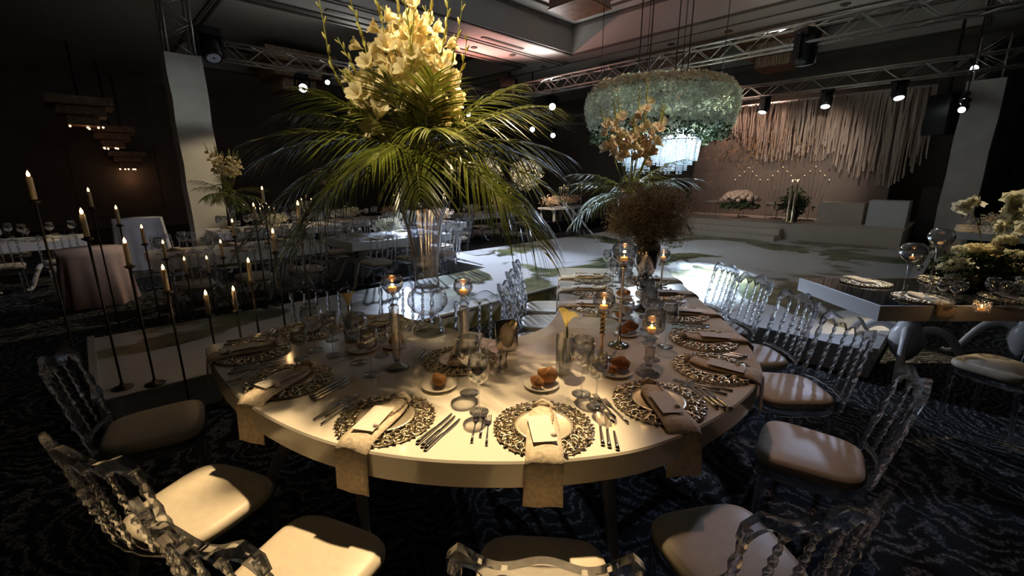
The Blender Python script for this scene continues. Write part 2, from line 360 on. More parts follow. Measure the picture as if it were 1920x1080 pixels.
for (a, b, w) in (((-7, 9.15, CZ - .01), (11.0, 9.15, CZ - .01), .03), ((-7, 9.3, CZ - .01), (11.0, 9.3, CZ - .01), .03), ((11.05, -7, CZ - .01), (11.05, 17, CZ - .01), .04),
                  ((4.2, 9.75, CZ - .01), (6.8, 9.75, CZ - .01), .16), ((7.6, 8.9, CZ - .01), (9.0, 8.9, CZ - .01), .10), ((-7, 10.1, CZ - .02), (10.3, 10.1, CZ - .02), .18),
                  ((12.6, -7, CZ - .05), (12.6, .2, CZ - .05), .3), ((9.5, -1.2, CZ - .05), (16, -1.2, CZ - .05), .35)):
    struct('trim_%d' % tn, MB().bar(a, b, w, .02 if w < .3 else .1).mesh('trim', 'ceil_dark', False)); tn += 1
# round ceiling fittings
dl = MB(); dl.lathe([(.09, 0), (.09, -.02), (.06, -.025), (.05, .0)], 14)
dm = dl.mesh('downlight', 'ceil_dark')
for p in ((10.9, 9.0), (10.8, 9.8), (9.2, 9.5), (11.4, 6.0), (11.4, 4.6), (11.4, 2.4), (8.0, 9.7)):
    solo('ceiling_downlight', dm, 'small dark round fitting set into the plaster ceiling', 'downlight', (p[0], p[1], CZ - .003), group='round fittings in the ceiling')

def wall(name, a, b, h, mat, npan, side):
    a, b = Vector(a), Vector(b); d = (b - a); L_ = d.length; w = struct(name, boxme(name, (L_ / 2, 0, h / 2), (L_, .1, h), mat), None, a, ang(d))
    if npan:
        st = L_ / npan; pmh = boxme('panel', (st / 2, 0, 0), (st - .05, .03, h * .52), mat)
        for k in range(npan):
            link('panel', pmh, w, (k * st, side * .06, h * .33)); link('panel', pmh, w, (k * st, side * .06, h * .87), sc=(1, 1, .42))
    return w
wall('wall_left', (-7, 21.05, 0), (16, 21.05, 0), CZ + .02, 'wall', 10, -1)
wall('wall_stage', (16.05, -7, 0), (16.05, 21, 0), CZ + .02, 'wall', 12, 1)
wall('wall_rear', (-7.05, -7, 0), (-7.05, 21, 0), CZ + .02, 'wall_dark', 0, 1)
wall('wall_right', (-7, -7.05, 0), (16, -7.05, 0), CZ + .02, 'wall_dark', 0, 1)
# dark partition drapes along the shaded side of the hall
def drape(a, b, h, label, z0=0):
    a, b = Vector(a), Vector(b); n = max(8, int((b - a).length / .07)); nrm = Vector((-(b - a).y, (b - a).x, 0)).normalized(); mb = MB()
    for side in (0, 1):
        for z in (z0, z0 + h):
            for i in range(n + 1): mb.v.append(tuple(a.lerp(b, i / n) + nrm * (.05 * math.sin(i * 1.9) + side * .012) + Vector((0, 0, z))))
    for i in range(n):
        mb.f.append((i, i + 1, n + 2 + i, n + 1 + i)); o = 2 * (n + 1); mb.f.append((o + i + 1, o + i, o + n + 1 + i, o + n + 2 + i))
    return solo('black_drape', mb.mesh('black_drape', 'wall_dark'), label, 'drape')
drape((14.6, -1.8, 0), (14.9, .3, 0), 4.6, 'black drape hanging beside the ribbon backdrop and stage')

# ------------------------------------------------------------------ truss rig and sleeve columns
def truss(a, b, label, w=.30, r=.022):
    a, b = Vector(a), Vector(b); d = b - a; L_ = d.length
    root = thing('lighting_truss', label, 'truss', a, group='box trusses of the lighting rig', rot=d.to_track_quat('X', 'Z').to_euler())
    cm = MB().tube([(0, 0, 0), (L_, 0, 0)], r, 6).mesh('chord', 'alu')
    for y in (-w / 2, w / 2):
        for z in (-w / 2, w / 2): link('chord', cm, root, (0, y, z))
    n = max(2, int(L_ / .34)); st = L_ / n; bm = MB()
    for k in range(n):
        x0, x1 = k * st, (k + 1) * st; s = 1 if k % 2 else -1
        for y in (-w / 2, w / 2): bm.tube([(x0, y, -s * w / 2), (x1, y, s * w / 2)], r * .5, 4, cap=False)
        for z in (-w / 2, w / 2): bm.tube([(x0, -s * w / 2, z), (x1, s * w / 2, z)], r * .5, 4, cap=False)
    link('bracing', bm.mesh('bracing', 'alu'), root)
    return root
T1Y, T2X, T3X = 10.9, 9.6, 13.5
truss((1.9, T1Y, 4.15), (T2X + 1.9, T1Y, 4.15), 'aluminium box truss running from the sleeved tower behind the palm bouquet')
truss((T2X, T1Y + .4, 4.12), (T2X, -3.0, 4.12), 'aluminium box truss crossing above the hanging flower ring')
truss((T3X, 6.8, 3.95), (T3X, -2.6, 3.95), 'aluminium box truss in front of the ribbon backdrop')
truss((T2X + .2, 13.6, 3.75), (T2X + 4.4, 9.6, 3.75), 'slanting aluminium truss with spotlights behind the palm bouquet')
def tower(x, y, h1, h0, label):
    root = thing('truss_tower', label, 'tower', (x, y, 0), math.radians(0))
    w = .56; mb = MB(); n = 10
    for k in range(n + 1):
        z = h0 * k / n
        for (a, b) in ((-1, -1), (1, -1), (1, 1), (-1, 1)): mb.v.append((a * (w / 2 + .01 * math.sin(k * 2.3 + a)), b * (w / 2 + .008 * math.cos(k * 1.7 + b)), z))
    for k in range(n):
        for j in range(4): mb.f.append((k * 4 + j, k * 4 + (j + 1) % 4, (k + 1) * 4 + (j + 1) % 4, (k + 1) * 4 + j))
    mb.f.append((n * 4, n * 4 + 1, n * 4 + 2, n * 4 + 3))
    link('cloth_sleeve', mb.mesh('cloth_sleeve', 'sleeve', False), root)
    cm = MB().tube([(0, 0, h0), (0, 0, h1)], .024, 6).mesh('chord', 'alu'); w2 = .40
    for a in (-1, 1):
        for b in (-1, 1): link('chord', cm, root, (a * w2 / 2, b * w2 / 2, 0))
    bm = MB(); k = 0; z = h0
    while z < h1 - .25:
        s = 1 if k % 2 else -1
        for a in (-1, 1):
            bm.tube([(a * w2 / 2, -s * w2 / 2, z), (a * w2 / 2, s * w2 / 2, z + .27)], .012, 4); bm.tube([(-s * w2 / 2, a * w2 / 2, z), (s * w2 / 2, a * w2 / 2, z + .27)], .012, 4)
        z += .27; k += 1
    link('bracing', bm.mesh('bracing', 'alu'), root)
    return root
tower(1.75, 10.55, 4.95, 3.85, 'square tower in white cloth sleeve with bare truss top behind gladioli')
pr = on_x(1815, 300, 13.6); tower(13.6, pr.y, 4.4, 3.6, 'square tower in white cloth sleeve beside the stage drape')

# moving-head lamps
_hb = MB().box((0, 0, -.05), (.26, .20, .10)).mesh('base', 'black_metal', False)
_hy = MB(); _hy.box((-.15, 0, -.22), (.03, .09, .30)); _hy.box((.15, 0, -.22), (.03, .09, .30)); _hy.box((0, 0, -.085), (.33, .10, .03)); _hy = _hy.mesh('yoke', 'black_metal', False)
_hh = MB().lathe([(.05, -.17), (.10, -.16), (.125, -.05), (.125, .10), (.115, .17), (.10, .175)], 14).mesh('head', 'black_metal')
_hl = MB().lathe([(.0, .165), (.04, .188), (.088, .178), (.09, .17)], 14); _hl.capend = False
_hlb, _hld = _hl.mesh('lens', 'bulb'), _hl.mesh('lens', 'bulb_dim')
def head(p, target, label, lit=True, sc=1.0, group='moving-head lamps on the rig', rod=0):
    root = thing('moving_head_lamp', label, 'stage light', p, rnd.uniform(-.5, .5), group, sc)
    link('base', _hb, root); link('yoke', _hy, root)
    if rod: link('drop_rod', MB().tube([(0, 0, 0), (0, 0, (rod - p[2]) / sc)], .02, 6).mesh('drop_rod', 'black_metal'), root)
    d = Vector(target) - Vector(p); d.rotate(Matrix.Rotation(-root.rotation_euler.z, 3, 'Z'))
    h = link('head', _hh, root, (0, 0, -.25)); h.rotation_euler = d.to_track_quat('Z', 'Y').to_euler()
    link('lens', _hlb if lit else _hld, h); return root
tz = Vector((4, 5, .5))
def on_truss_y(px, py): q = on_y(px, py, T1Y); return q + Vector((0, 0, .25))
head(on_y(565, 140, T1Y), W(-.5, 2, .8), 'lit moving-head lamp under the truss beside the palm fronds')
head(on_y(612, 138, T1Y), W(-2, 6, .8), 'small lit lamp hanging where the truss meets the gladioli', sc=.6)
head(on_y(388, 52, T1Y - .35), Vector((2.5, 8, 0)), 'black moving-head lamp beside the bare truss tower top', False, 1.35)
head(on_x(1516, 55, T2X), Vector((10.4, 2.4, 0)), 'large unlit black lamp hanging from the truss over the dance floor', False, 1.35)
head(on_x(1436, 178, T3X), Vector((12.2, 4.6, .25)), 'lit lamp under the backdrop truss next to the flower ring', sc=1.05)
head(on_x(1553, 165, T3X), Vector((12.0, 2.6, .25)), 'lit lamp at the middle of the backdrop truss', sc=1.05)
head(on_x(1690, 146, T3X), Vector((12.0, .8, .25)), 'lit lamp under the backdrop truss near the sleeved tower', sc=1.05)
head(on_x(1036, 180, T2X + 2.2), W(.4, 4, .8), 'lit lamp high beside the black hanging speaker', sc=1.2, rod=CZ)
head(on_x(998, 228, T2X + 1.5), W(.4, 4, .8), 'lit lamp below the slanting truss and above the palm tip', sc=.9, rod=CZ)
head(on_x(1037, 240, T2X + 2.6), W(.4, 4, .8), 'lowest lit lamp below the slanting truss', sc=.9, rod=CZ)
head(on_y(878, 200, T1Y - .15), W(-.4, 4, .8), 'lit lamp glimpsed through the palm fronds', sc=.75, rod=4.3)
head(on_x(1833, 108, T3X), W(3, 4, .8), 'lit lamp at the end of the backdrop truss', sc=.7)
head(on_x(1812, 172, T3X - .4), W(3, 4, .8), 'upper of two lit lamps on the tower by the stage', sc=.65)
head(on_x(1811, 186, T3X - .6), W(4, 6, .8), 'lower of two lit lamps on the tower by the stage', sc=.65, rod=CZ)
# hanging speakers
def speaker(p, d, label, rz):
    root = thing('hanging_speaker', label, 'speaker', p, rz)
    link('cabinet', MB().box((0, 0, 0), d).mesh('cabinet', 'black', False), root)
    link('grille', MB().box((0, -d[1] / 2 - .012, 0), (d[0] * .9, .02, d[2] * .94)).mesh('grille', 'black_metal', False), root)
    link('suspension', MB().tube([(0, 0, d[2] / 2), (0, 0, CZ - p[2])], .03, 6).mesh('suspension', 'black_metal'), root)
speaker(on_x(955, 172, 10.6), (.55, .45, .75), 'black speaker hanging behind the palm fronds', .6)
speaker(on_x(1770, 215, 14.1), (.5, .4, .85), 'large black speaker hanging beside the ribbon backdrop', .9)

# tiered chandeliers of pleated panels
def tier_lamp(p, sz, tiers, label, lit=0, top=CZ):
    root = thing('tiered_chandelier', label, 'chandelier', p, 0)
    z = 0.0
    for k in range(tiers):
        w = sz * (1 - .26 * k); h = sz * .16; mb = MB(); n = max(8, int(w / .055)); st = w / n
        mb.box((0, 0, z - h / 2), (w - .03, w - .03, h))
        for i in range(n):
            o = -w / 2 + (i + .5) * st
            for s in (-1, 1): mb.box((o, s * w / 2, z - h / 2), (st * .62, .03, h)); mb.box((s * w / 2, o, z - h / 2), (.03, st * .62, h))
        t = link('tier', mb.mesh('tier', 'pleat', False), root)
        link('tier_frame', MB().box((0, 0, z - h - .012), (w + .05, w + .05, .025)).mesh('tier_frame', 'wood', False), t)
        z -= h + .03
    if p[2] < top - .1: link('drop_rod', MB().tube([(0, 0, 0), (0, 0, top - p[2])], .025, 6).mesh('drop_rod', 'black_metal'), root)
    if lit:
        b = MB()
        for i in range(5): b.ball((rnd.uniform(-.3, .3) * sz, rnd.uniform(-.3, .3) * sz, z - .03), .025, 6, 4)
        link('bulbs', b.mesh('bulbs', 'bulb_warm'), root)
    return root
tier_lamp((12.9, 6.6, CZ + CR - .4), 1.9, 3, 'stepped pleated chandelier above the flower ring', 0, CZ + CR)
tier_lamp((13.7, 4.2, CZ + CR - .35), 1.6, 3, 'stepped pleated chandelier in front of the ribbon backdrop top', 0, CZ + CR)
tier_lamp((5.4, 15.4, CZ + CR - .35), 2.0, 3, 'stepped walnut and pleated chandelier left of the gladioli', 0, CZ + CR)
q = on_z(1060, 8, CZ + CR); tier_lamp((8.4, 6.6, CZ + CR), 1.25, 2, 'square wooden ceiling lantern inside the deep coffer')
for (px, py, f, s_, l) in ((147, 185, 12.0, 1.2, 'dim stepped chandelier glowing orange, outermost of the dark row'), (205, 238, 13.9, 1.05, 'dim stepped chandelier glowing orange, middle of the dark row'), (236, 285, 15.8, .95, 'dim stepped chandelier glowing orange, innermost of the dark row')):
    t = tier_lamp(on_f(px, py, f), s_, 3, l, 1)
    point('chandelier_glow', t.location + Vector((0, 0, -.9)), 1.2, (1, .5, .25), .15)

# ------------------------------------------------------------------ clear acrylic chair
def lean(y, z): return y - max(0, z - .46) * .20
def spindle_mesh(z0, z1, r, name, y0, n=10, seg=34, twist=5.5):
    mb = MB(); vs = []
    for i in range(seg + 1):
        u = i / seg; z = z0 + (z1 - z0) * u
        env = .75 + .35 * math.sin(math.pi * u)
        for j in range(n):
            a = 2 * math.pi * j / n; rr = r * env * (1 + .34 * math.cos(2 * a - twist * 2 * math.pi * u)) * (1.25 if (.47 < u < .53) else 1)
            vs.append((rr * math.cos(a), lean(y0, z) + rr * math.sin(a), z))
    fs = [(i * n + j, i * n + (j + 1) % n, (i + 1) * n + (j + 1) % n, (i + 1) * n + j) for i in range(seg) for j in range(n)]
    mb.add(vs, fs + [tuple(range(n))[::-1], tuple(seg * n + j for j in range(n))]); return mb.mesh(name, 'acrylic')
def rounded(w0, w1, d, n=40, e=4.0):      # rounded trapezoid, y from -d/2 (back, width w0) to d/2 (front, width w1)
    out = []
    for i in range(n):
        a = 2 * math.pi * i / n; c, s = math.cos(a), math.sin(a)
        x = math.copysign(abs(c) ** (2 / e), c); y = math.copysign(abs(s) ** (2 / e), s); w = w0 + (w1 - w0) * (y + 1) / 2
        out.append(Vector((x * w / 2, y * d / 2)))
    return out
def layered(outline, layers):
    mb = MB(); n = len(outline)
    for s, z in layers: mb.v += [(p.x * s, p.y * s, z) for p in outline]
    for k in range(len(layers) - 1):
        for i in range(n): mb.f.append((k * n + i, k * n + (i + 1) % n, (k + 1) * n + (i + 1) % n, (k + 1) * n + i))
    mb.f += [tuple(range(n))[::-1], tuple((len(layers) - 1) * n + i for i in range(n))]; return mb
_seat = rounded(.38, .44, .41)
ch_frame = layered(_seat, [(.97, .395), (1.0, .405), (1.0, .435), (.97, .44)]).mesh('seat_frame', 'acrylic', 'auto')
ch_cush = layered(_seat, [(.95, .44), (.99, .452), (.995, .468), (.97, .482), (.85, .492), (.5, .497), (.15, .498)]).mesh('cushion', 'cream')
ch_post = spindle_mesh(.44, .855, .0125, 'back_post', 0)
ch_spin = spindle_mesh(.50, .84, .0095, 'spindle', 0, 10, 56, 8)
def leg_mesh(front):
    p = [(.011, 0), (.015, .015), (.010, .03), (.013, .10), (.017, .25), (.013, .29), (.021, .31), (.013, .33), (.019, .36), (.019, .40)]
    mb = MB().lathe(p, 10); t = .10 if not front else .03
    mb.v = [(x, y + (-(.40 - z) * t if not front else (.40 - z) * t), z) for x, y, z in mb.v]; return mb.mesh('leg', 'acrylic')
ch_lf, ch_lb = leg_mesh(True), leg_mesh(False)
BW, BY = .40, -.19
def crest():
    n = 60; f, sl, mb = [], [], MB(); ng = 5
    for side in (-1, 1):
        for row in (0, 1):
            for i in range(n + 1):
                u = i / n; x = (u - .5) * (BW + .035); g = (x / BW + .5) * ng; gl = g - math.floor(g)
                top = .902 + .020 * math.cos((u - .5) * 2 * math.pi * 2) * (.6 + .4 * math.cos((u - .5) * math.pi)) - .05 * max(0, abs(u - .5) * 2 - .86) / .14 * 1.0
                bot = .812 + .052 * (max(0, math.sin(math.pi * gl)) ** .6 if 0 <= g <= ng else 0)
                z = top if row else min(bot, top - .012); y = lean(BY, z) - .045 * (1 - (2 * u - 1) ** 2)
                mb.v.append((x, y + side * .011, z))
    k = n + 1
    for i in range(n):
        mb.f += [(i, i + 1, k + i + 1, k + i), (2 * k + i + 1, 2 * k + i, 3 * k + i, 3 * k + i + 1), (k + i, k + i + 1, 3 * k + i + 1, 3 * k + i), (i + 1, i, 2 * k + i, 2 * k + i + 1)]
    mb.f += [(0, k, 3 * k, 2 * k), (n, 2 * k + n, 3 * k + n, k + n)]
    return mb.mesh('crest_rail', 'acrylic', 'auto')
ch_crest = crest()
lr = []
for i in range(13): u = i / 12; lr.append(((u - .5) * BW, lean(BY, .50) - .045 * (1 - (2 * u - 1) ** 2), .50 - .012 * abs(math.sin(u * math.pi * 5))))
ch_low = MB().tube(lr, .011, 6).mesh('lower_rail', 'acrylic')
def bowy(x): return BY - .045 * (1 - (2 * x / BW) ** 2)
CHAIR = [('seat_frame', ch_frame, (0, 0, 0), 0), ('cushion', ch_cush, (0, 0, 0), 0), ('crest_rail', ch_crest, (0, 0, 0), 0), ('lower_rail', ch_low, (0, 0, 0), 0),
         ('leg', ch_lf, (-.17, .16, 0), 0), ('leg', ch_lf, (.17, .16, 0), 0), ('leg', ch_lb, (-.15, -.16, 0), 0), ('leg', ch_lb, (.15, -.16, 0), 0)]
CHAIR += [('back_post', ch_post, (s * BW / 2, BY, 0), 0) for s in (-1, 1)]
CHAIR += [('spindle', ch_spin, (x, bowy(x), 0), 0) for x in (-.12, -.04, .04, .12)]
def chair(p, face, label, group=None, sc=1.0, tpl=None):
    return inst(tpl or CHAIR, thing('acrylic_chair', label, 'chair', p, ang(Vector(face)) - math.pi / 2, group, sc))

# ------------------------------------------------------------------ table ware
MB.capend = False
def glass_tpl(h, bowl_r, bowl_h, rim_r, foot_r=.036):
    sh = h - bowl_h
    bowl = [(.004, 0), (bowl_r * .45, bowl_h * .05), (bowl_r * .85, bowl_h * .22), (bowl_r, bowl_h * .45), (bowl_r * .93, bowl_h * .72), (rim_r, bowl_h), (rim_r - .0015, bowl_h)]
    b2 = [(r - .0018, z + .001) for r, z in bowl[1:6]][::-1] + [(.0, bowl_h * .06)]
    b = MB().lathe(bowl + b2, 18).mesh('bowl', 'glass')
    s = MB().lathe([(.008, .004), (.0045, .015), (.004, sh * .5), (.0045, sh - .01), (.008, sh + .002)], 8).mesh('stem', 'glass')
    f = MB().lathe([(0, 0), (foot_r, .001), (foot_r, .003), (foot_r * .5, .006), (.006, .010), (0, .010)], 18).mesh('foot', 'glass')
    return [('bowl', b, (0, 0, sh), 0), ('stem', s, (0, 0, 0), 0), ('foot', f, (0, 0, 0), 0)]
G_RED, G_WHITE, G_WATER = glass_tpl(.262, .057, .125, .045, .043), glass_tpl(.240, .046, .112, .037, .040), glass_tpl(.165, .042, .09, .040, .036)
def one_mesh(tpl, name):
    mb = MB()
    for t in tpl: mb.add([(v.co.x + t[2][0], v.co.y + t[2][1], v.co.z + t[2][2]) for v in t[1].vertices], [tuple(p.vertices) for p in t[1].polygons])
    return mb.mesh(name, tpl[0][1].materials[0])
FAR_GLASS, FAR_GLASS2 = one_mesh(G_RED, 'far_glass'), one_mesh(G_WATER, 'far_glass_small')
MB.capend = True
# charger: mirror centre, beaded rim, scroll filigree
pc = MB().lathe([(0, .010), (.070, .010), (.098, .015), (.112, .017), (.112, .014), (.09, .006), (0, .005)], 36).mesh('plate_centre', 'plate_gold')
bd = MB()
for k in range(40): a = k * math.pi / 20; bd.ball((.113 * math.cos(a), .113 * math.sin(a), .016), .0045, 5, 4)
bd = bd.mesh('beaded_rim', 'champagne')
fil = MB(); rf = random.Random(3)
def scroll(r0, a0, size, turn, sgn, z):
    pts, rr = [], []
    for i in range(11):
        u = i / 10; th = turn * u * sgn; rad = size * (1 - .75 * u)
        pts.append((rad * math.cos(th) - size * .2, rad * math.sin(th), z + .006 * math.sin(u * math.pi))); rr.append(.0055 - .0022 * u)
    fil.tube(pts, rr, 5, Matrix.Rotation(a0, 4, 'Z') @ Matrix.Translation((r0, 0, 0)) @ Matrix.Rotation(rf.uniform(-.6, .6), 4, 'Z'))
for k in range(15):
    a = 2 * math.pi * k / 15
    scroll(.135, a, .020, 5.2, 1, .010); scroll(.162, a + .21, .024, 5.6, -1, .009); scroll(.176, a + .02, .015, 4.6, 1, .008)
    scroll(.146, a + .30, .015, 5.0, 1, .012); scroll(.180, a + .33, .012, 4.2, -1, .008)
    for (r, o) in ((.128, .1), (.188, .18), (.153, .12), (.171, .30)): fil.ball((r * math.cos(a + o), r * math.sin(a + o), .010), .0058, 5, 4)
    if k % 5 == 0: fil.ball((.180 * math.cos(a + .1), .180 * math.sin(a + .1), .012), .011, 7, 5)
for (r, w) in ((.122, .0035), (.150, .003), (.184, .0035)):
    n = 48; fil.tube([((r + .004 * math.sin(i * 2 * math.pi * 15 / n)) * math.cos(2 * math.pi * i / n), (r + .004 * math.sin(i * 2 * math.pi * 15 / n)) * math.sin(2 * math.pi * i / n), .007) for i in range(n + 1)], w, 5)
fil = fil.mesh('filigree_rim', 'champagne')
CHARGER = [('plate_centre', pc, (0, 0, 0), 0), ('beaded_rim', bd, (0, 0, 0), 0), ('filigree_rim', fil, (0, 0, 0), 0)]
# cutlery lies along +y (tip at +y)
fk = MB(); fk.tube([(0, -.10, .004), (0, -.06, .005), (0, 0, .006), (0, .035, .006)], [.0058, .0045, .0028, .003], 6)
fk.add([(-.004, .03, .006), (.004, .03, .006), (.0115, .048, .003), (-.0115, .048, .003), (-.0115, .062, .003), (.0115, .062, .003)], [(0, 1, 2, 3), (3, 2, 5, 4)])
for i in range(4): fk.bar((-.0095 + .0063 * i, .060, .003), (-.0095 + .0063 * i, .100, .006), .0034, .0022)
FORK = fk.mesh('fork', 'steel')
kh = MB().tube([(0, -.11, .006), (0, -.09, .006), (0, -.02, .0055), (0, 0, .005)], [.008, .0075, .006, .0052], 8).mesh('handle', 'steel')
kb = MB(); ko = [(-.004, 0), (.006, 0), (.0085, .04), (.0085, .085), (.003, .115), (-.004, .118)]
kb.v = [(x, y, .003) for x, y in ko] + [(x, y, .0052) for x, y in ko]; n = len(ko); kb.f = [tuple(range(n))[::-1], tuple(range(n, 2 * n))] + [(i, (i + 1) % n, n + (i + 1) % n, n + i) for i in range(n)]
KNIFE = [('handle', kh, (0, 0, 0), 0), ('blade', kb.mesh('blade', 'steel', False), (0, 0, 0), 0)]
sp = MB(); sp.tube([(0, -.11, .004), (0, -.06, .005), (0, .02, .008), (0, .045, .006)], [.006, .0045, .003, .004], 6); sp.ball((0, .068, .009), (.018, .027, .008), 12, 6)
SPOON = sp.mesh('spoon', 'steel')
BPLATE = MB().lathe([(0, .004), (.045, .004), (.062, .010), (.080, .015), (.081, .013), (.062, .006), (.045, 0), (0, 0)], 28).mesh('bread_plate', 'china')
def bread_mesh(seed, d):
    mb = MB().ball((0, 0, d[2]), d, 14, 9); 
    for i, v in enumerate(mb.v):
        q = Vector(v); k = 1 + .36 * mnoise.noise(q * 28 + Vector((seed * 7.3, 0, 0))); mb.v[i] = (q.x * k, q.y * k, max(0, q.z * k))
    return mb.mesh('bread_roll', 'bread')
BREADS = [bread_mesh(1, (.043, .031, .026)), bread_mesh(2, (.037, .029, .023)), bread_mesh(3, (.041, .034, .029))]
# tea-light holders
def holder(root_loc, label, h, style, bowl_r, sc=1.0, lit=True):
    root = thing('candle_holder', label, 'candle holder', root_loc, rnd.random() * 6, None, sc)
    if style == 'crystal':
        link('base', MB().lathe([(0, 0), (.055, 0), (.06, .008), (.035, .018), (.016, .03), (.016, .045), (0, .045)], 18).mesh('base', 'crystal'), root)
        link('column', MB().lathe([(.014, .04), (.020, .06), (.022, h * .45), (.023, h - .07), (.026, h - .06), (.014, h - .05)], 12, flute=lambda a, z: 1 + .08 * math.cos(6 * a)).mesh('column', M['frost']), root)
        link('knop', MB().lathe([(.012, h - .055), (.022, h - .045), (.024, h - .03), (.012, h - .018), (.018, h - .008), (.010, h + .002)], 12).mesh('knop', 'crystal'), root)
    else:
        mt = 'gold' if style == 'gold' else 'silver'
        pr = [(0, 0), (.06, 0), (.062, .006), (.03, .016), (.010, .03), (.008, h * .3)]
        if style == 'gold':
            for q in range(5): z = h * (.5 + .09 * q); pr += [(.008, z), (.016, z + .014), (.009, z + .028)]
        pr += [(.008, h - .03), (.016, h - .015), (.020, h), (0, h)]
        link('stem', MB().lathe(pr, 14).mesh('stem', mt), root)
    MB.capend = False
    b = [(.008, 0), (bowl_r * .6, bowl_r * .25), (bowl_r * .95, bowl_r * .75), (bowl_r, bowl_r * 1.1), (bowl_r * .9, bowl_r * 1.55), (bowl_r * .75, bowl_r * 1.8)]
    link('glass_bowl', MB().lathe(b + [(r - .002, z) for r, z in b[::-1]], 22).mesh('glass_bowl', 'glass'), root, (0, 0, h)); MB.capend = True
    c = link('tealight', MB().lathe([(0, 0), (.019, 0), (.020, .018), (.017, .020), (0, .017)], 14).mesh('tealight', 'wax_amber'), root, (0, 0, h + bowl_r * .35))
    if lit:
        link('flame', MB().lathe([(0, .017), (.0034, .021), (.003, .027), (0, .034)], 8).mesh('flame', 'flame'), c)
        point('tealight_glow', root_loc + Vector((0, 0, (h + bowl_r * .35 + .05) * sc)), .35, (1, .55, .2), .008)
    return root
M['frost'] = thin_glass('frosted_crystal', (.80, .78, .75), .28, .95, .25)

# ------------------------------------------------------------------ main table
out_px = [(385, 652), (402, 692), (428, 726), (472, 764), (540, 801), (612, 828), (700, 849), (800, 862), (900, 867), (1000, 866), (1100, 859), (1200, 843), (1282, 815), (1350, 780), (1400, 744), (1424, 712), (1428, 688)]
edge = [on_z(x, y, TABLE_Z) for x, y in out_px]
edge += [W(1.38, 2.45), W(1.43, 2.85), W(1.49, 3.4), W(1.55, 3.9), W(1.61, 4.38), W(1.62, 4.44), W(1.57, 4.48), W(1.05, 4.54), W(.56, 4.59), W(.50, 4.55)]
edge += [W(.49, 4.45), W(.46, 4.1), W(.40, 3.6), W(.34, 3.1), W(.24, 2.72), W(.08, 2.52)]
edge += [on_z(x, y, TABLE_Z) for x, y in ((935, 636), (885, 626), (832, 612), (775, 598), (715, 590), (650, 590), (570, 601), (492, 622), (428, 639))]
OUT = catmull([Vector((p.x, p.y)) for p in edge], 5)
# orientation: make it counter-clockwise
if sum(OUT[i - 1].x * OUT[i].y - OUT[i].x * OUT[i - 1].y for i in range(len(OUT))) < 0: OUT.reverse()
t0 = thing('banquet_table', 'big rounded glossy white banquet table with thick rim in warm light', 'table', W(.1, 2.2, 0))
ctr = W(.1, 2.2)
link('tabletop', slab([p - Vector((ctr.x, ctr.y)) for p in OUT], TABLE_Z - .105, TABLE_Z, .007).mesh('tabletop', 'lacquer', 'auto'), t0)
def ped_tpl(h, sc=1.0, mat='white'):
    col = MB().lathe([(.0, .10), (.05, .10), (.10, .16), (.135, .26), (.125, .36), (.07, .44), (.05, .47), (.085, .49), (.06, .52), (.06, h - .05), (.16, h - .03), (.17, h)], 20).mesh('column', mat)
    pts = [(.04, .34), (.16, .40), (.27, .36), (.36, .22), (.43, .08), (.49, .035), (.53, .05)]
    lm = MB().tube([(x, 0, z) for x, z in catmull_open(pts, 4)], [.045 - .026 * min(1, i / 20) for i in range(len(catmull_open(pts, 4)))], 8).mesh('leg', mat)
    return [('column', col, (0, 0, 0), 0)] + [('leg', lm, (0, 0, 0), math.pi / 4 + k * math.pi / 2) for k in range(4)]
def catmull_open(pts, k):
    P_ = [Vector(p) for p in pts]; out = []
    for i in range(len(P_) - 1):
        a, b, c, d = P_[max(i - 1, 0)], P_[i], P_[i + 1], P_[min(i + 2, len(P_) - 1)]
        for j in range(k):
            t = j / k; out.append(.5 * ((2 * b) + (c - a) * t + (2 * a - 5 * b + 4 * c - d) * t * t + (3 * b - a - 3 * c + d) * t ** 3))
    return out + [P_[-1]]
PED = ped_tpl(TABLE_Z - .105)
for (lat, fwd, r) in ((.42, 2.06, .1), (-.92, 2.18, .5), (1.1, 4.1, .3)):
    p = link('pedestal', None, t0, W(lat, fwd) - ctr, (0, 0, r)); inst(PED, p)

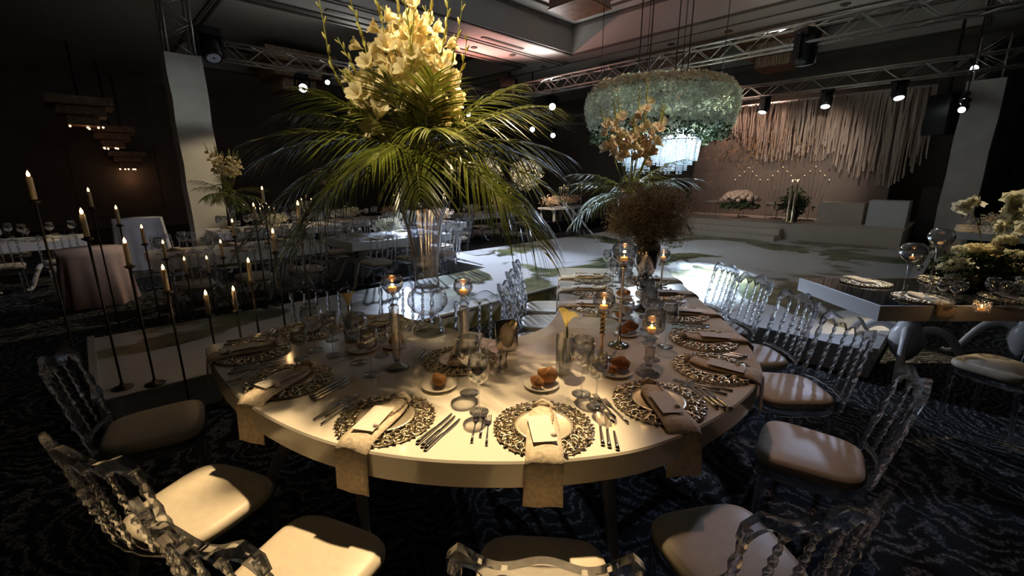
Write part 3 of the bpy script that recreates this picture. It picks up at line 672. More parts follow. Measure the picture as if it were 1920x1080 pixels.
def edge_dist(c, d):
    best = 9
    for i in range(len(OUT)):
        a, b = OUT[i - 1], OUT[i]; e = b - a; den = d.x * e.y - d.y * e.x
        if abs(den) < 1e-9: continue
        w = a - c; t = (w.x * e.y - w.y * e.x) / den; u = (w.x * d.y - w.y * d.x) / den
        if t > 0 and 0 <= u <= 1: best = min(best, t)
    return best
def napkin_mesh(d, hang=.125, seed=0, w=1.0):
    rn = random.Random(seed); path = [(.118, .034, .026), (.10, .038, .036), (.075, .036, .050), (.04, .032, .056), (0, .031, .060), (-.06, .031, .062), (-.12, .031, .063), (-.17, .030, .064)]
    path = [p for p in path if -p[0] < d - .035] + [(-(d - .022), .026, .065), (-(d - .004), .014, .066), (-(d + .007), .006, .066), (-(d + .013), -.010, .066), (-(d + .016), -.06, .067), (-(d + .018 + rn.uniform(0, .012)), -hang, .069)]
    nx = 7; mb = MB(); k = len(path)
    for lay in (0, 1):
        for i, (v, z, hw) in enumerate(path):
            for j in range(nx):
                s = j / (nx - 1) * 2 - 1; wr = .004 * math.sin(s * 4 + i * .9 + seed); off = -.0035 * lay
                hv = i >= k - 3
                x = s * hw * w + .012 * math.sin(seed * 1.7) * (i / k)
                mb.v.append((x, v + (off * -1 + wr * .6 if hv else 0), z + (0 if hv else off + wr * .5 - .008 * s * s)))
    o = k * nx
    for i in range(k - 1):
        for j in range(nx - 1):
            a, b, c, e = i * nx + j, i * nx + j + 1, (i + 1) * nx + j + 1, (i + 1) * nx + j
            mb.f += [(a, b, c, e), (o + b, o + a, o + e, o + c)]
        mb.f += [(i * nx, (i + 1) * nx, o + (i + 1) * nx, o + i * nx), (i * nx + nx - 1, o + i * nx + nx - 1, o + (i + 1) * nx + nx - 1, (i + 1) * nx + nx - 1)]
    mb.f.append(tuple(range((k - 1) * nx, k * nx)) + tuple(range(o + k * nx - 1, o + (k - 1) * nx - 1, -1)))
    return mb.mesh('napkin', 'linen')
knot = MB(); knot.ball((0, .118, .036), (.030, .018, .014), 10, 6); knot.tube([(-.03, .112, .034), (0, .125, .046), (.032, .115, .034), (.045, .09, .030)], [.010, .013, .011, .006], 7)
KNOT = knot.mesh('knot', 'linen')
ORD = ['first', 'second', 'third', 'fourth', 'fifth', 'sixth', 'seventh', 'eighth', 'ninth', 'tenth', 'eleventh', 'twelfth']
OCC = [(W(-.508, 2.54), .13), (on_f(1204, 600, 3.05), .10), (W(1.12, 4.27), .11), (on_z(952, 655, TABLE_Z), .085), (on_z(1057, 697, TABLE_Z), .05), (on_z(660, 640, TABLE_Z), .05)]
OCC += [(on_z(x, y, TABLE_Z), .065) for x, y in ((746, 690), (872, 672), (1127, 672), (1160, 648), (1215, 700), (1238, 548))]
def free(p, r, skip=None): return all((Vector((p.x, p.y)) - Vector((q.x, q.y))).length > r + s for q, s in OCC)
def find(at, u, v, r):
    for du, dv in ((0, 0), (.04, .03), (-.04, .04), (.06, -.03), (0, .08), (-.08, .06), (.08, .08), (-.12, .10), (.04, .14), (-.04, -.04), (.12, .04), (-.16, .04), (0, .18)):
        p = at(u + du, v + dv)
        if free(p, r): OCC.append((p, r)); return p
    return None
def place(c, outd, where, seed, near=True, gl=(0, 1), cut=3, chairpos=None, chairlabel=None, bread=2, bp=(-.01, .35), has_chair=True):
    c = Vector((c.x, c.y)); outd = Vector((outd.x, outd.y)).normalized(); rn = random.Random(seed)
    inw = -outd; ux = Vector((inw.y, -inw.x))               # sitter faces inward; u = sitter's right
    rz = math.atan2(inw.y, inw.x) - math.pi / 2
    def at(u, v, z=0.0): q = c + ux * u + inw * v; return Vector((q.x, q.y, TABLE_Z + z))
    d = edge_dist(c, outd)
    inst(CHARGER, thing('charger_plate', 'ornate filigree silver charger at the ' + where, 'plate', at(0, 0), rn.random() * 6, 'filigree chargers'))
    nk = thing('napkin', 'knotted beige linen napkin at the ' + where, 'napkin', at(0, 0), rz + rn.uniform(-.12, .12), 'linen napkins')
    link('cloth', napkin_mesh(d, .145 + .03 * rn.random(), seed), nk); link('knot', KNOT, nk)
    pts = [(.03 + .006 * math.sin(i * .8), .10 - .028 * i, .034 - .0006 * i) for i in range(8)]
    cord = link('pearl_cord', MB().tube([(x + .0025 * math.cos(i * 2.4), y, z + .0025 * math.sin(i * 2.4)) for i, (x, y, z) in enumerate(catmull_open(pts, 4))], .0035, 5).mesh('pearl_cord', 'rope'), nk)
    link('pearl', MB().ball((.03, -.105, .038), .0125, 10, 7).mesh('pearl', 'pearl'), cord)
    solo('menu_card', MB().box((0, 0, 0), (.086, .165, .0012)).mesh('menu_card', 'card', False), 'pale printed menu card at the ' + where, 'card', at(-.008, -.062, .0395), group='menu cards', rot=(.03, 0, rz + rn.uniform(-.2, .2)))
    for k, nm in enumerate(('outer', 'middle', 'inner')[:cut] if cut == 3 else ('outer', 'inner')):
        solo('fork', FORK, nm + ' steel fork at the ' + where, 'fork', at((-.262 if cut == 3 else -.238) + .026 * k, .0 + (-.02, .03, -.04)[k] * .7, 0), rz + .06 + rn.uniform(-.03, .03), 'steel forks')
    for k, nm in enumerate(('inner', 'middle', 'outer') if cut == 3 else ('inner', 'outer')):
        inst(KNIFE, thing('knife', nm + ' steel knife at the ' + where, 'knife', at((.214 if cut == 3 else .208) + .024 * k, .012 - .012 * k), rz - .05 + rn.uniform(-.03, .03), 'steel knives'))
    ps = at(-.02, .222)
    if free(ps, .07): solo('dessert_spoon', SPOON, 'steel dessert spoon above the charger at the ' + where, 'spoon', ps, rz + 1.5 + rn.uniform(-.2, .2), 'dessert spoons'); OCC.append((ps, .03))
    b = find(at, bp[0], bp[1], .088)
    if b is None: bread = 0
    else: solo('bread_plate', BPLATE, 'small ivory bread plate at the ' + where, 'plate', b, 0, 'bread plates')
    for k in range(bread):
        o = Vector(((.036 if bread > 1 else 0) * (-1) ** k, rn.uniform(-.006, .006), .010))
        solo('bread_roll', BREADS[(seed + k) % 3], ('larger' if k == 0 else 'smaller') + ' brown bread roll at the ' + where, 'bread', b + o, rn.random() * 6, 'bread rolls', 1.12 if k == 0 else .92)
    GT = [(G_RED, 'large balloon wine glass', (.165, .285)), (G_WHITE, 'tall tulip wine glass', (.255, .215)), (G_WATER, 'short water goblet', (.10, .36))]
    for k in gl:
        tpl, nm, (u, v) = GT[k]
        gp_ = find(at, u, v, .058)
        if gp_ is None: continue
        inst(tpl, thing('wine_glass' if k < 2 else 'water_goblet', 'clear ' + nm + ' at the ' + where, 'glass', gp_, 0, 'stemware on the main table'))
    if has_chair:
        q = chairpos if chairpos is not None else W(0, 0) + Vector((c.x + outd.x * (d + .12), c.y + outd.y * (d + .12), 0))
        f = inw if chairpos is None else Vector((c.x - q.x, c.y - q.y))
        chair((q.x, q.y, 0), (f.x, f.y), chairlabel or 'clear acrylic chair with cream cushion at the ' + where, 'acrylic chairs around the main table')
S = [(W(-1.47, 2.20), W(-1.80, 1.98)), (W(-1.038, 1.884), W(-1.20, 1.43)), (W(-.5056, 1.514), W(-.66, 1.13)), (W(.121, 1.478), W(.09, 1.06)),
     (W(.62, 1.68), W(.72, 1.20)), (W(1.0, 2.02), W(1.36, 1.76)), (W(1.12, 2.42), W(1.63, 2.38)), (W(1.17, 2.92), W(1.69, 2.90)),
     (W(1.20, 3.44), W(1.71, 3.46)), (W(1.24, 3.94), W(1.70, 3.94))]
INN = [(W(-1.26, 2.58), (-.3, 1)), (W(-.85, 2.68), (.05, 1)), (W(-.27, 2.12), (.1, 1)), (W(.62, 3.10), (-1, .1)), (W(.66, 3.58), (-1, .05)), (W(.74, 4.04), (-1, .05)), (W(1.0, 4.30), (-.05, 1))]
def settle(c):                            # keep each charger wholly on the table
    c = Vector((c.x, c.y))
    for _ in range(40):
        m_ = min(((p - c).length, i) for i, p in enumerate(OUT))
        if m_[0] >= .198: break
        c = c + (c - OUT[m_[1]]).normalized() * .006
    return Vector((c.x, c.y, 0))
S = [(settle(c), q) for c, q in S]; INN = [(settle(c), q) for c, q in INN]
OCC += [(c, .195) for c, _ in S] + [(c, .195) for c, _ in INN[:-1]]
for i, (c, q) in enumerate(S):
    outd = Vector((q.x - c.x, q.y - c.y, 0))
    place(c, outd, ORD[i] + ' outer setting from the candle stands', 11 + i, gl=(0, 1) if i in (2, 3) else (0, 1, 2), chairpos=q, bread=1 if i in (1, 2) else 2, cut=3 if i < 6 else 2)
INN = INN[:-1]
for i, (c, o) in enumerate(INN):
    od = R_ * o[0] + F_ * o[1]
    place(c, od, ORD[i] + ' inner setting from the candle stands', 41 + i, gl=(0, 1, 2) if i != 2 else (2,), cut=2, bread=0 if i == 2 else 1, bp=(-.1, .33) if i > 2 else (-.05, .3))

# ------------------------------------------------------------------ palm and gladiolus bouquet
def frond_meshes(L_, droop, seed, pairs=25, width=.24, lw=.0062):
    """frond along +x, arching; returns stalk and leaflet meshes"""
    rn = random.Random(seed); pts = []
    n = 18
    for i in range(n + 1):
        u = i / n; pts.append(Vector((L_ * (u - .12 * droop * u * u), 0, L_ * (.10 * u - droop * u * u * .62))))
    st = MB().tube(pts, [.008 * (1 - .85 * i / n) for i in range(n + 1)], 5).mesh('stalk', 'rachis')
    lf = MB()
    for k in range(pairs):
        u = .18 + .82 * k / (pairs - 1); i = min(int(u * n), n - 1); fr = u * n - i; p = pts[i].lerp(pts[i + 1], fr); t = (pts[i + 1] - pts[i]).normalized()
        ln = width * (1.15 * math.sin(math.pi * (.18 + .74 * (u - .18) / .82)) ** .7) * rn.uniform(.88, 1.1)
        for s in (-1, 1):
            side = Vector((0, s, 0)); up = t.cross(side) * s; up = up if up.z > 0 else -up
            a = (1.22 - .62 * u) * rn.uniform(.92, 1.08)
            d = (t * math.cos(a) + side * math.sin(a) + up * (.22 + rn.uniform(-.12, .12))).normalized(); w = t.cross(d).cross(d).normalized()
            row = []
            for q in range(6):
                v = q / 5; c = p + d * ln * v + Vector((0, 0, -1)) * ln * (.78 * v * v + rn.uniform(-.01, .01)) ; ww = lw * (1 - v ** 2.2) * (.55 + .45 * min(1, v * 4))
                row += [c - w * ww, c + w * ww]
            lf.add(row, [(2 * q, 2 * q + 1, 2 * q + 3, 2 * q + 2) for q in range(5)])
    return st, lf.mesh('leaflets', 'leaf')
def blossom_mesh(seed, mat, s=.05):
    rn = random.Random(seed); mb = MB()
    for k in range(6):
        a = k * math.pi / 3 + rn.uniform(-.15, .15); row = []; wid = s * rn.uniform(.50, .62); opn = rn.uniform(.55, .95)
        for i in range(5):
            u = i / 4; r = s * (.12 + opn * u * u * .95 + .12 * u); z = s * (1.65 * u - .35 * u ** 3)
            for j in range(4):
                v = j / 3 * 2 - 1; w = wid * math.sin(math.pi * min(.95, .12 + u * .75)) * v
                zz = z + .10 * s * math.sin(v * 5 + k + u * 4) * u - .10 * s * v * v * u
                row.append((r * math.cos(a) - w * math.sin(a), r * math.sin(a) + w * math.cos(a), zz))
        mb.add(row, [(i * 4 + j, i * 4 + j + 1, (i + 1) * 4 + j + 1, (i + 1) * 4 + j) for i in range(4) for j in range(3)])
    mb.tube([(0, 0, -s * .5), (0, 0, s * .25)], [s * .07, s * .16], 6)
    return mb.mesh('blossom', mat)
BLOS = [blossom_mesh(k, 'petal') for k in range(4)]
BLOS_P = [blossom_mesh(k + 9, 'petal_peach') for k in range(2)]
BUD = MB().lathe([(0, -.02), (.006, -.012), (.008, .004), (.005, .026), (0, .036)], 7).mesh('bud', 'bud')
def gladiolus(base, tip, bend, label, group, nb, b0=.35, b1=.72, bl=None, sc=1.0, parent=None, seed=0, roll=True):
    rn = random.Random(seed); base, tip = Vector(base), Vector(tip); L_ = (tip - base).length
    d = (tip - base); side = d.cross(Vector((0, 0, 1))); side = side.normalized() if side.length > 1e-4 else Vector((1, 0, 0))
    if parent is None: root = thing('gladiolus_stem', label, 'flower', base, 0, group)
    else: root = link('gladiolus_stem', None, parent, base)
    P_ = lambda u: d * u + (side * bend[0] + Vector((bend[1] * d.x, bend[1] * d.y, 0))) * (math.sin(math.pi * u)) * L_ + Vector((.005 * math.sin(u * 17), .005 * math.cos(u * 13), 0))
    link('stalk', MB().tube([P_(i / 14) for i in range(15)], [.0075 * sc * (1 - .75 * i / 14) for i in range(15)], 6).mesh('stalk', 'stem'), root)
    bl = bl or BLOS
    for k in range(nb):
        u = b0 + (b1 - b0) * (k + .5) / nb; p = P_(u); t = (P_(u + .02) - p).normalized(); a = rn.uniform(-1.9, 1.9) + (math.pi if False else 0)
        o = t.orthogonal().normalized(); o.rotate(Matrix.Rotation(k * 2.45 + rn.uniform(-.4, .4), 3, t)); dirn = (o * 1.0 + t * .75).normalized()
        b = link('blossom', bl[k % len(bl)], root, p + dirn * .03 * sc, dirn.to_track_quat('Z', 'Y').to_euler(), sc * rn.uniform(.95, 1.3) * (1.15 - .45 * (k / nb)))
    nbd = 7
    for k in range(nbd):
        u = b1 + (1.0 - b1) * (k + .3) / nbd; p = P_(u); t = (P_(min(1, u + .02)) - P_(u - .02)).normalized(); o = t.orthogonal().normalized(); o.rotate(Matrix.Rotation(math.pi * (k % 2) + .3 * k, 3, t))
        link('bud', BUD, root, p + o * .008, (o * .5 + t).to_track_quat('Z', 'Y').to_euler(), sc * (1.25 - .75 * k / nbd))
    return root
VF, VL = 2.54, -.508                                                 # tall vase stands here (ahead, right)
vp = W(VL, VF, TABLE_Z)
M['fluted'] = thin_glass('fluted_glass', (.92, .94, .97), .20, .92, .14)
MB.capend = False
vr = thing('trumpet_vase', 'tall fluted clear trumpet vase on a glass globe foot', 'vase', vp)
link('foot', MB().lathe([(0, 0), (.095, 0), (.10, .012), (.085, .03), (.072, .05), (.082, .075), (.068, .10), (.060, .12), (.05, .13)], 28).mesh('foot', 'crystal'), vr)
link('globe', MB().lathe([(.05, .13), (.09, .15), (.118, .19), (.122, .22), (.108, .26), (.075, .29), (.07, .295)], 28).mesh('globe', 'glass'), vr)
link('trumpet', MB().lathe([(.0, .30), (.072, .295), (.068, .34), (.070, .42), (.080, .54), (.098, .66), (.122, .75), (.150, .80), (.146, .80), (.118, .745), (.092, .65), (.074, .54), (.064, .42), (.060, .36), (0, .35)], 60, flute=lambda a, z: 1 + .045 * math.cos(15 * a)).mesh('trumpet', M['fluted']) if False else
     MB().lathe([(.0, .30), (.072, .295), (.068, .34), (.070, .42), (.080, .54), (.098, .66), (.122, .75), (.150, .80), (.146, .80), (.118, .745), (.092, .65), (.074, .54), (.064, .42), (.060, .36), (0, .35)], 60, flute=lambda a, z: 1 + .06 * math.cos(15 * a)).mesh('trumpet', 'fluted'), vr)
MB.capend = True
FC = W(VL, VF, 1.77)
# (heading in degrees in the viewer's frame: 0 = to the right, 90 = away, -90 = towards the viewer; elevation; length; droop; roll; label)
FR = [(180, 20, .88, .72, 'long palm frond arching out sideways towards the candle stands'), (190, 6, .98, 1.05, 'dark drooping palm frond hanging low beside the candle flames'), (168, 32, .78, .5, 'palm frond rising over the unlit chandelier side'),
      (-86, 14, .52, 1.15, 'palm frond hanging straight down in front of the trumpet vase'), (4, 20, .78, .66, 'bright gold-lit palm frond arching towards the flower ring'), (-10, 8, .95, 1.0, 'palm frond drooping low on the flower ring side'),
      (18, 34, .78, .45, 'thin palm frond reaching up in front of the black speaker'), (-62, 58, .46, .30, 'upright light green palm fan facing the front of the gladioli'), (-125, 66, .42, .25, 'upright narrow palm frond among the gladiolus blossoms'),
      (-25, 32, .75, .55, 'palm frond spreading in front of the far white blossom trees'), (-150, 22, .80, .65, 'palm frond bending forward beside the drooping dark frond'), (150, 12, .80, .7, 'palm frond reaching back behind the candle-side fronds'),
      (40, 15, .85, .65, 'palm frond reaching back towards the dark low platform'), (90, 30, .70, .6, 'palm frond hidden at the back of the bouquet'), (-40, 4, .62, .95, 'palm frond hanging over the globe side facing the baby breath'),
      (-142, 4, .62, .95, 'palm frond hanging over the bread plates side of the vase'), (205, 40, .62, .45, 'short palm frond rising beneath the outer gladioli'), (-5, 46, .62, .45, 'palm frond curling upward under the last white blossom'), (110, 50, .75, .4, 'upright palm frond behind the gladiolus stalks'),
      (-72, 36, .42, .75, 'palm frond arching forward over the centre of the bouquet'),
      (-168, -2, .85, 1.1, 'palm frond drooping in front of the farther candle row'), (172, -4, .92, 1.0, 'shaded palm frond drooping behind the farther candle row'), (-28, -2, .82, 1.1, 'palm frond drooping over the picture frame side'), (12, -2, .90, 1.0, 'shaded palm frond drooping in front of the far blossom tree'), (-105, 22, .45, .9, 'short front palm frond over the tealight beside the globe')]
for k, (hd, el, L_, dr, lb) in enumerate(FR):
    a = math.radians(hd); d = R_ * math.cos(a) + F_ * math.sin(a)
    st, lf = frond_meshes(L_, dr, k, width=.29 if L_ > .7 else .23)
    base = FC + d * .03 + Vector((0, 0, .03))
    root = thing('palm_frond', lb, 'palm frond', base, 0, 'palm fronds in the tall vase', rot=(rnd.uniform(-.25, .25), -math.radians(el), ang(d)))
    link('stalk', st, root); link('leaflets', lf, root)
GL = [(600, -10, 2.35, (.02, .35), 0, .3, .45, 'outermost thin curved gladiolus stalk bearing only buds'), (648, -30, 2.5, (0, .1), 7, .34, .70, 'gladiolus leaning over the truss lamp side with drooping blossoms'), (690, -60, 2.45, (.02, 0), 8, .40, .78, 'tall gladiolus with stacked blossoms beside the outermost pair'),
      (735, -90, 2.6, (-.02, 0), 9, .36, .70, 'tall cream gladiolus left of the bouquet centre'), (775, -70, 2.42, (.02, 0), 10, .38, .80, 'full cream gladiolus at the centre of the bouquet'), (812, -90, 2.55, (0, 0), 9, .36, .72, 'cream gladiolus with dark stalk right of the bouquet centre'),
      (845, -40, 2.45, (-.02, 0), 8, .36, .70, 'cream gladiolus with large open blossoms facing the coffered ceiling'), (872, -30, 2.5, (.02, .12), 6, .30, .52, 'gladiolus with long bare green tip nearest the flower ring'), (880, 60, 2.55, (-.03, .1), 6, .28, .56, 'low leaning gladiolus ending in one big white blossom'),
      (635, 70, 2.5, (.02, .12), 7, .26, .72, 'low gladiolus leaning out with blossoms along the truss'), (645, 130, 2.4, (0, .1), 6, .30, .85, 'lowest gladiolus spreading out over the truss lamp'), (800, 10, 2.75, (.01, 0), 8, .38, .8, 'gladiolus standing behind the centre stalks'), (720, 10, 2.7, (0, 0), 8, .36, .8, 'gladiolus standing behind the candle-side stalks'), (760, -10, 2.35, (0, 0), 8, .30, .66, 'front gladiolus low behind the upright palm fan')]
for k, (px, py, f, bend, nb, b0, b1, lb) in enumerate(GL):
    tip = on_f(px, py, f); q = FC + (tip - FC) * .04; q.z = 1.70
    gladiolus(q, tip, bend, lb, 'gladioli in the tall vase', nb, b0, b1, seed=k)

# simple complete arrangements for the other tables
_fm = [frond_meshes(.62, .6, 60 + k, 20, .2, .010) for k in range(3)]
def arrangement(p, label, sc, glads, fronds, vase_h, vase=True, bl=None, petal='petal', seed=0):
    rn = random.Random(seed)
    if vase:
        MB.capend = False
        v = thing('trumpet_vase', 'clear trumpet vase holding the ' + label, 'vase', p, 0, None, sc)
        link('foot', MB().lathe([(0, 0), (.09, 0), (.09, .01), (.04, .03), (.03, .05)], 16).mesh('foot', 'crystal'), v)
        link('trumpet', MB().lathe([(.03, .05), (.045, .15), (.06, vase_h * .6), (.12, vase_h), (.115, vase_h), (.05, vase_h * .6), (0, .16)], 18).mesh('trumpet', 'crystal'), v); MB.capend = True
    root = thing('flower_arrangement', label, 'flowers', p + Vector((0, 0, vase_h * sc)), rn.random() * 6, 'tall gladiolus and palm arrangements', sc)
    for k in range(fronds):
        st, lf = _fm[k % 3]; o = link('palm_frond', None, root, (0, 0, 0), (0, -math.radians(rn.uniform(-15, 50)), k * 2.4)); link('stalk', st, o); link('leaflets', lf, o)
    for k in range(glads):
        a = k * 2.4; r = .06 + .26 * math.sqrt((k + .5) / glads)
        gladiolus((0, 0, -.02), (r * math.cos(a), r * math.sin(a), rn.uniform(.62, .95)), (0, .1), '', '', 6, .42, .82, bl or BLOS, .8, root, seed * 31 + k)
    return root
arrangement(W(1.12, 4.27, TABLE_Z), 'peach gladioli and dark palm leaves behind the baby breath', 1.05, 11, 12, .74, bl=BLOS_P + BLOS[:1], seed=2)
ap = on_f(438, 424, 8.0); ap.z = TABLE_Z
arrangement(ap, 'warm lit gladioli in front of the white sleeved tower', .95, 11, 10, .70, seed=3)
ap2 = on_f(612, 405, 12.5); ap2.z = TABLE_Z
arrangement(ap2, 'small golden far gladioli beyond the fronds', .85, 8, 8, .6, seed=4, bl=BLOS_P)

# ------------------------------------------------------------------ baby's breath in a silver goblet
gf = 3.05; gp = on_f(1204, 600, gf); gp.z = TABLE_Z
def z_at(py, f): a, ff, u = ray(960, py); return CAMZ + u * f / ff
zc0, zc1 = z_at(516, gf), z_at(452, gf)
g = thing('silver_goblet_vase', 'tall dull silver goblet vase with pierced ring stem', 'vase', gp)
link('foot', MB().lathe([(0, 0), (.085, 0), (.088, .008), (.05, .02), (.022, .05), (.016, .09), (.024, .10), (.016, .115)], 20).mesh('foot', 'iron2' if 'iron2' in M else 'iron'), g)
rg = MB(); zr = (zc0 - TABLE_Z) * .5 + .07
hx = math.atan2(R_.y, R_.x)
for ax in (0, 1):
    m4 = Matrix.Translation((0, 0, zr)) @ Matrix.Rotation(hx + ax * math.pi / 2, 4, 'Z') @ Matrix.Rotation(math.pi / 2, 4, 'X')
    for k in range(8):
        c = (.048 * math.cos(k * math.pi / 4), .048 * math.sin(k * math.pi / 4)); rg.tube([(c[0] + .019 * math.cos(q * math.pi / 5), c[1] + .019 * math.sin(q * math.pi / 5), 0) for q in range(11)], .0042, 5, m4)
    rg.tube([(.026 * math.cos(q * math.pi / 8), .026 * math.sin(q * math.pi / 8), 0) for q in range(17)], .005, 5, m4)
link('ring_stem', rg.mesh('ring_stem', 'iron'), g)
rod = MB(); rod.tube([(0, 0, .11), (0, 0, zr - .065)], .011, 8); rod.tube([(0, 0, zr + .065), (0, 0, zc0 - TABLE_Z)], [.011, .02], 8); link('rod', rod.mesh('rod', 'iron'), g)
hc = zc1 - zc0
link('cup', MB().lathe([(.0, 0), (.045, .004), (.075, hc * .25), (.088, hc * .6), (.086, hc), (.082, hc), (.08, hc * .6), (.0, hc * .5)], 24).mesh('cup', M['goblet']) if 'goblet' in M else
     MB().lathe([(.0, 0), (.045, .004), (.075, hc * .25), (.088, hc * .6), (.086, hc), (.082, hc), (.08, hc * .6), (.0, hc * .5)], 24).mesh('cup', 'silver'), g, (0, 0, zc0 - TABLE_Z))
bc = Vector((gp.x, gp.y, z_at(405, gf)))
rb = random.Random(5); tw, fl_ = MB(), MB(); root_ = bc - Vector((0, 0, .20))
def floret(mb, c, s, rn):
    ax = Vector((rn.gauss(0, 1), rn.gauss(0, 1), rn.gauss(0, 1))).normalized(); u = ax.orthogonal().normalized(); v = ax.cross(u)
    for k in range(3):
        a = k * 2.1 + rn.random(); d = u * math.cos(a) + v * math.sin(a); e = ax.cross(d)
        mb.add([c, c + d * s * .6 + e * s * .4 + ax * s * .2, c + d * s + ax * s * .45, c + d * s * .6 - e * s * .4 + ax * s * .2], [(0, 1, 2, 3)])
for k in range(330):
    a, el = rb.uniform(0, 2 * math.pi), math.asin(rb.uniform(-.75, 1)); r = .30 * rb.uniform(.55, 1.08)
    d = Vector((math.cos(a) * math.cos(el), math.sin(a) * math.cos(el), math.sin(el) * .82)); e = bc + d * r
    m1 = root_.lerp(e, .5) + Vector((0, 0, .04)); tw.tube([root_, m1, e], [.0022, .0015, .0008], 3, cap=False)
    for j in range(6):
        q = m1.lerp(e, rb.uniform(.3, 1)); e2 = q + Vector((rb.gauss(0, 1), rb.gauss(0, 1), rb.gauss(0, 1))) * .035; tw.tube([q, e2], .0007, 3, cap=False)
        for _ in range(7): floret(fl_, e2 + Vector((rb.gauss(0, 1), rb.gauss(0, 1), rb.gauss(0, 1))) * .016, .0075, rb)
bb = thing('babys_breath_bouquet', 'big round brown cloud of dried baby breath in the silver goblet', 'flowers', root_)
o = link('twigs', tw.mesh('twigs', 'twig'), bb, -root_); o['kind'] = 'stuff'
o = link('florets', fl_.mesh('florets', 'gyp', False), bb, -root_); o['kind'] = 'stuff'

# ------------------------------------------------------------------ candle holders, table number frame, calla glasses
def hold(px, py_base, py_cup, style, br, label, sc=1.0):
    p = on_z(px, py_base, TABLE_Z); a, f, u = ray(px, py_base); fw = (TABLE_Z - CAMZ) / u * f
    return holder(p, label, z_at(py_cup, fw) - TABLE_Z, style, br)
hold(746, 690, 552, 'crystal', .052, 'crystal column tealight holder beside the globe foot of the tall vase')
hold(872, 672, 556, 'crystal', .050, 'crystal column tealight holder between vase globe and picture frame')
hold(1127, 672, 586, 'gold', .058, 'gold ringed tealight holder with glass bowl in front of the silver one')
hold(1160, 648, 497, 'silver', .068, 'tall slim silver tealight holder with wide glass bowl')
hold(1215, 700, 628, 'crystal', .050, 'short crystal holder with empty bowl beside the bread plates')
hold(1238, 548, 490, 'silver', .055, 'small silver tealight holder far along the table arm')
# oval picture frame with the table card
pf = on_z(952, 658, TABLE_Z); fr = thing('picture_frame', 'small silver easel frame with oval opening standing on the table', 'frame', pf, ang(F_) - math.pi / 2 + .35, rot=(-.22, 0, ang(F_) - math.pi / 2 + .35))
fw_, fh_ = .125, .175; n = 32; mb = MB()
outr = [(math.copysign(abs(math.cos(2 * math.pi * i / n)) ** .35, math.cos(2 * math.pi * i / n)) * fw_ / 2, math.copysign(abs(math.sin(2 * math.pi * i / n)) ** .35, math.sin(2 * math.pi * i / n)) * fh_ / 2 + fh_ / 2) for i in range(n)]
inr = [(math.cos(2 * math.pi * i / n) * fw_ * .33, math.sin(2 * math.pi * i / n) * fh_ * .36 + fh_ / 2) for i in range(n)]
for (ring, y) in ((outr, .008), (outr, -.008), (inr, -.014), (inr, .002)): mb.v += [(x, y, z) for x, z in ring]
for k in range(3):
    for i in range(n): mb.f.append((k * n + i, k * n + (i + 1) % n, (k + 1) * n + (i + 1) % n, (k + 1) * n + i))
mb.f.append(tuple(range(n)))
link('frame_border', mb.mesh('frame_border', 'silver', 'auto'), fr)
link('card_inset', MB().add([(x, -.001, z) for x, z in inr], [tuple(range(n))[::-1]]).mesh('card_inset', 'paper', False), fr)
link('bead_edge', (lambda b: [b.ball((x * 1.06, -.013, fh_ / 2 + (z - fh_ / 2) * 1.05), .0035, 5, 4) for x, z in inr] and b)(MB()).mesh('bead_edge', 'silver'), fr)
link('easel_leg', MB().bar((0, .008, fh_ * .7), (0, .075, .016), .02, .003).mesh('easel_leg', 'silver', False), fr)
def calla(px, py, h, label, label2, hd):
    p = on_z(px, py, TABLE_Z); MB.capend = False
    v = thing('cylinder_vase', label, 'vase', p)
    link('cylinder', MB().lathe([(0, .0), (.040, 0), (.041, .006), (.041, h), (.0385, h), (.0385, .012), (0, .012)], 24).mesh('cylinder', 'glass'), v); MB.capend = True
    link('water', MB().lathe([(0, .013), (.038, .013), (.038, .05), (0, .05)], 20).mesh('water', 'glass'), v)
    d = R_ * math.cos(hd) + F_ * math.sin(hd)
    c = thing('calla_lily', label2, 'flower', p + Vector((0, 0, .014)))
    pts = catmull_open([d * -.030 + Vector((0, 0, 0)), d * -.02 + Vector((0, 0, .08)), d * .012 + Vector((0, 0, h * .8)), d * .010 + Vector((0, 0, h + .03))], 5)
    link('stalk', MB().tube(pts, .0055, 7).mesh('stalk', 'stem'), c)
    mb = MB(); nn = 18; tip = pts[-1]
    for i in range(8):
        u = i / 7; r = .007 + .032 * u ** 1.5
        for j in range(nn):
            a = 2 * math.pi * j / nn; flare = max(0, math.cos(a)) ** 2 * u * u
            q = tip + Vector((0, 0, .085 * u - .05 * flare * u)) + d * (math.cos(a) * r + flare * .035 - .004) + Vector((-d.y, d.x, 0)) * math.sin(a) * r * (1 - .2 * flare); mb.v.append(tuple(q))
    for i in range(7):
        for j in range(nn): mb.f.append((i * nn + j, i * nn + (j + 1) % nn, (i + 1) * nn + (j + 1) % nn, (i + 1) * nn + j))
    link('spathe', mb.mesh('spathe', 'petal_yellow'), c)
    link('spadix', MB().tube([tip + Vector((0, 0, .01)), tip + Vector((0, 0, .075))], [.004, .003], 6).mesh('spadix', 'petal_yellow'), c)
calla(1057, 697, .19, 'clear cylinder vase with yellow calla beside the picture frame', 'yellow calla lily curving over the cylinder vase by the frame', 0.5)
calla(660, 640, .17, 'clear cylinder vase among the glasses beside the candle stands', 'pale yellow calla in the cylinder near the candle stands', 2.2)

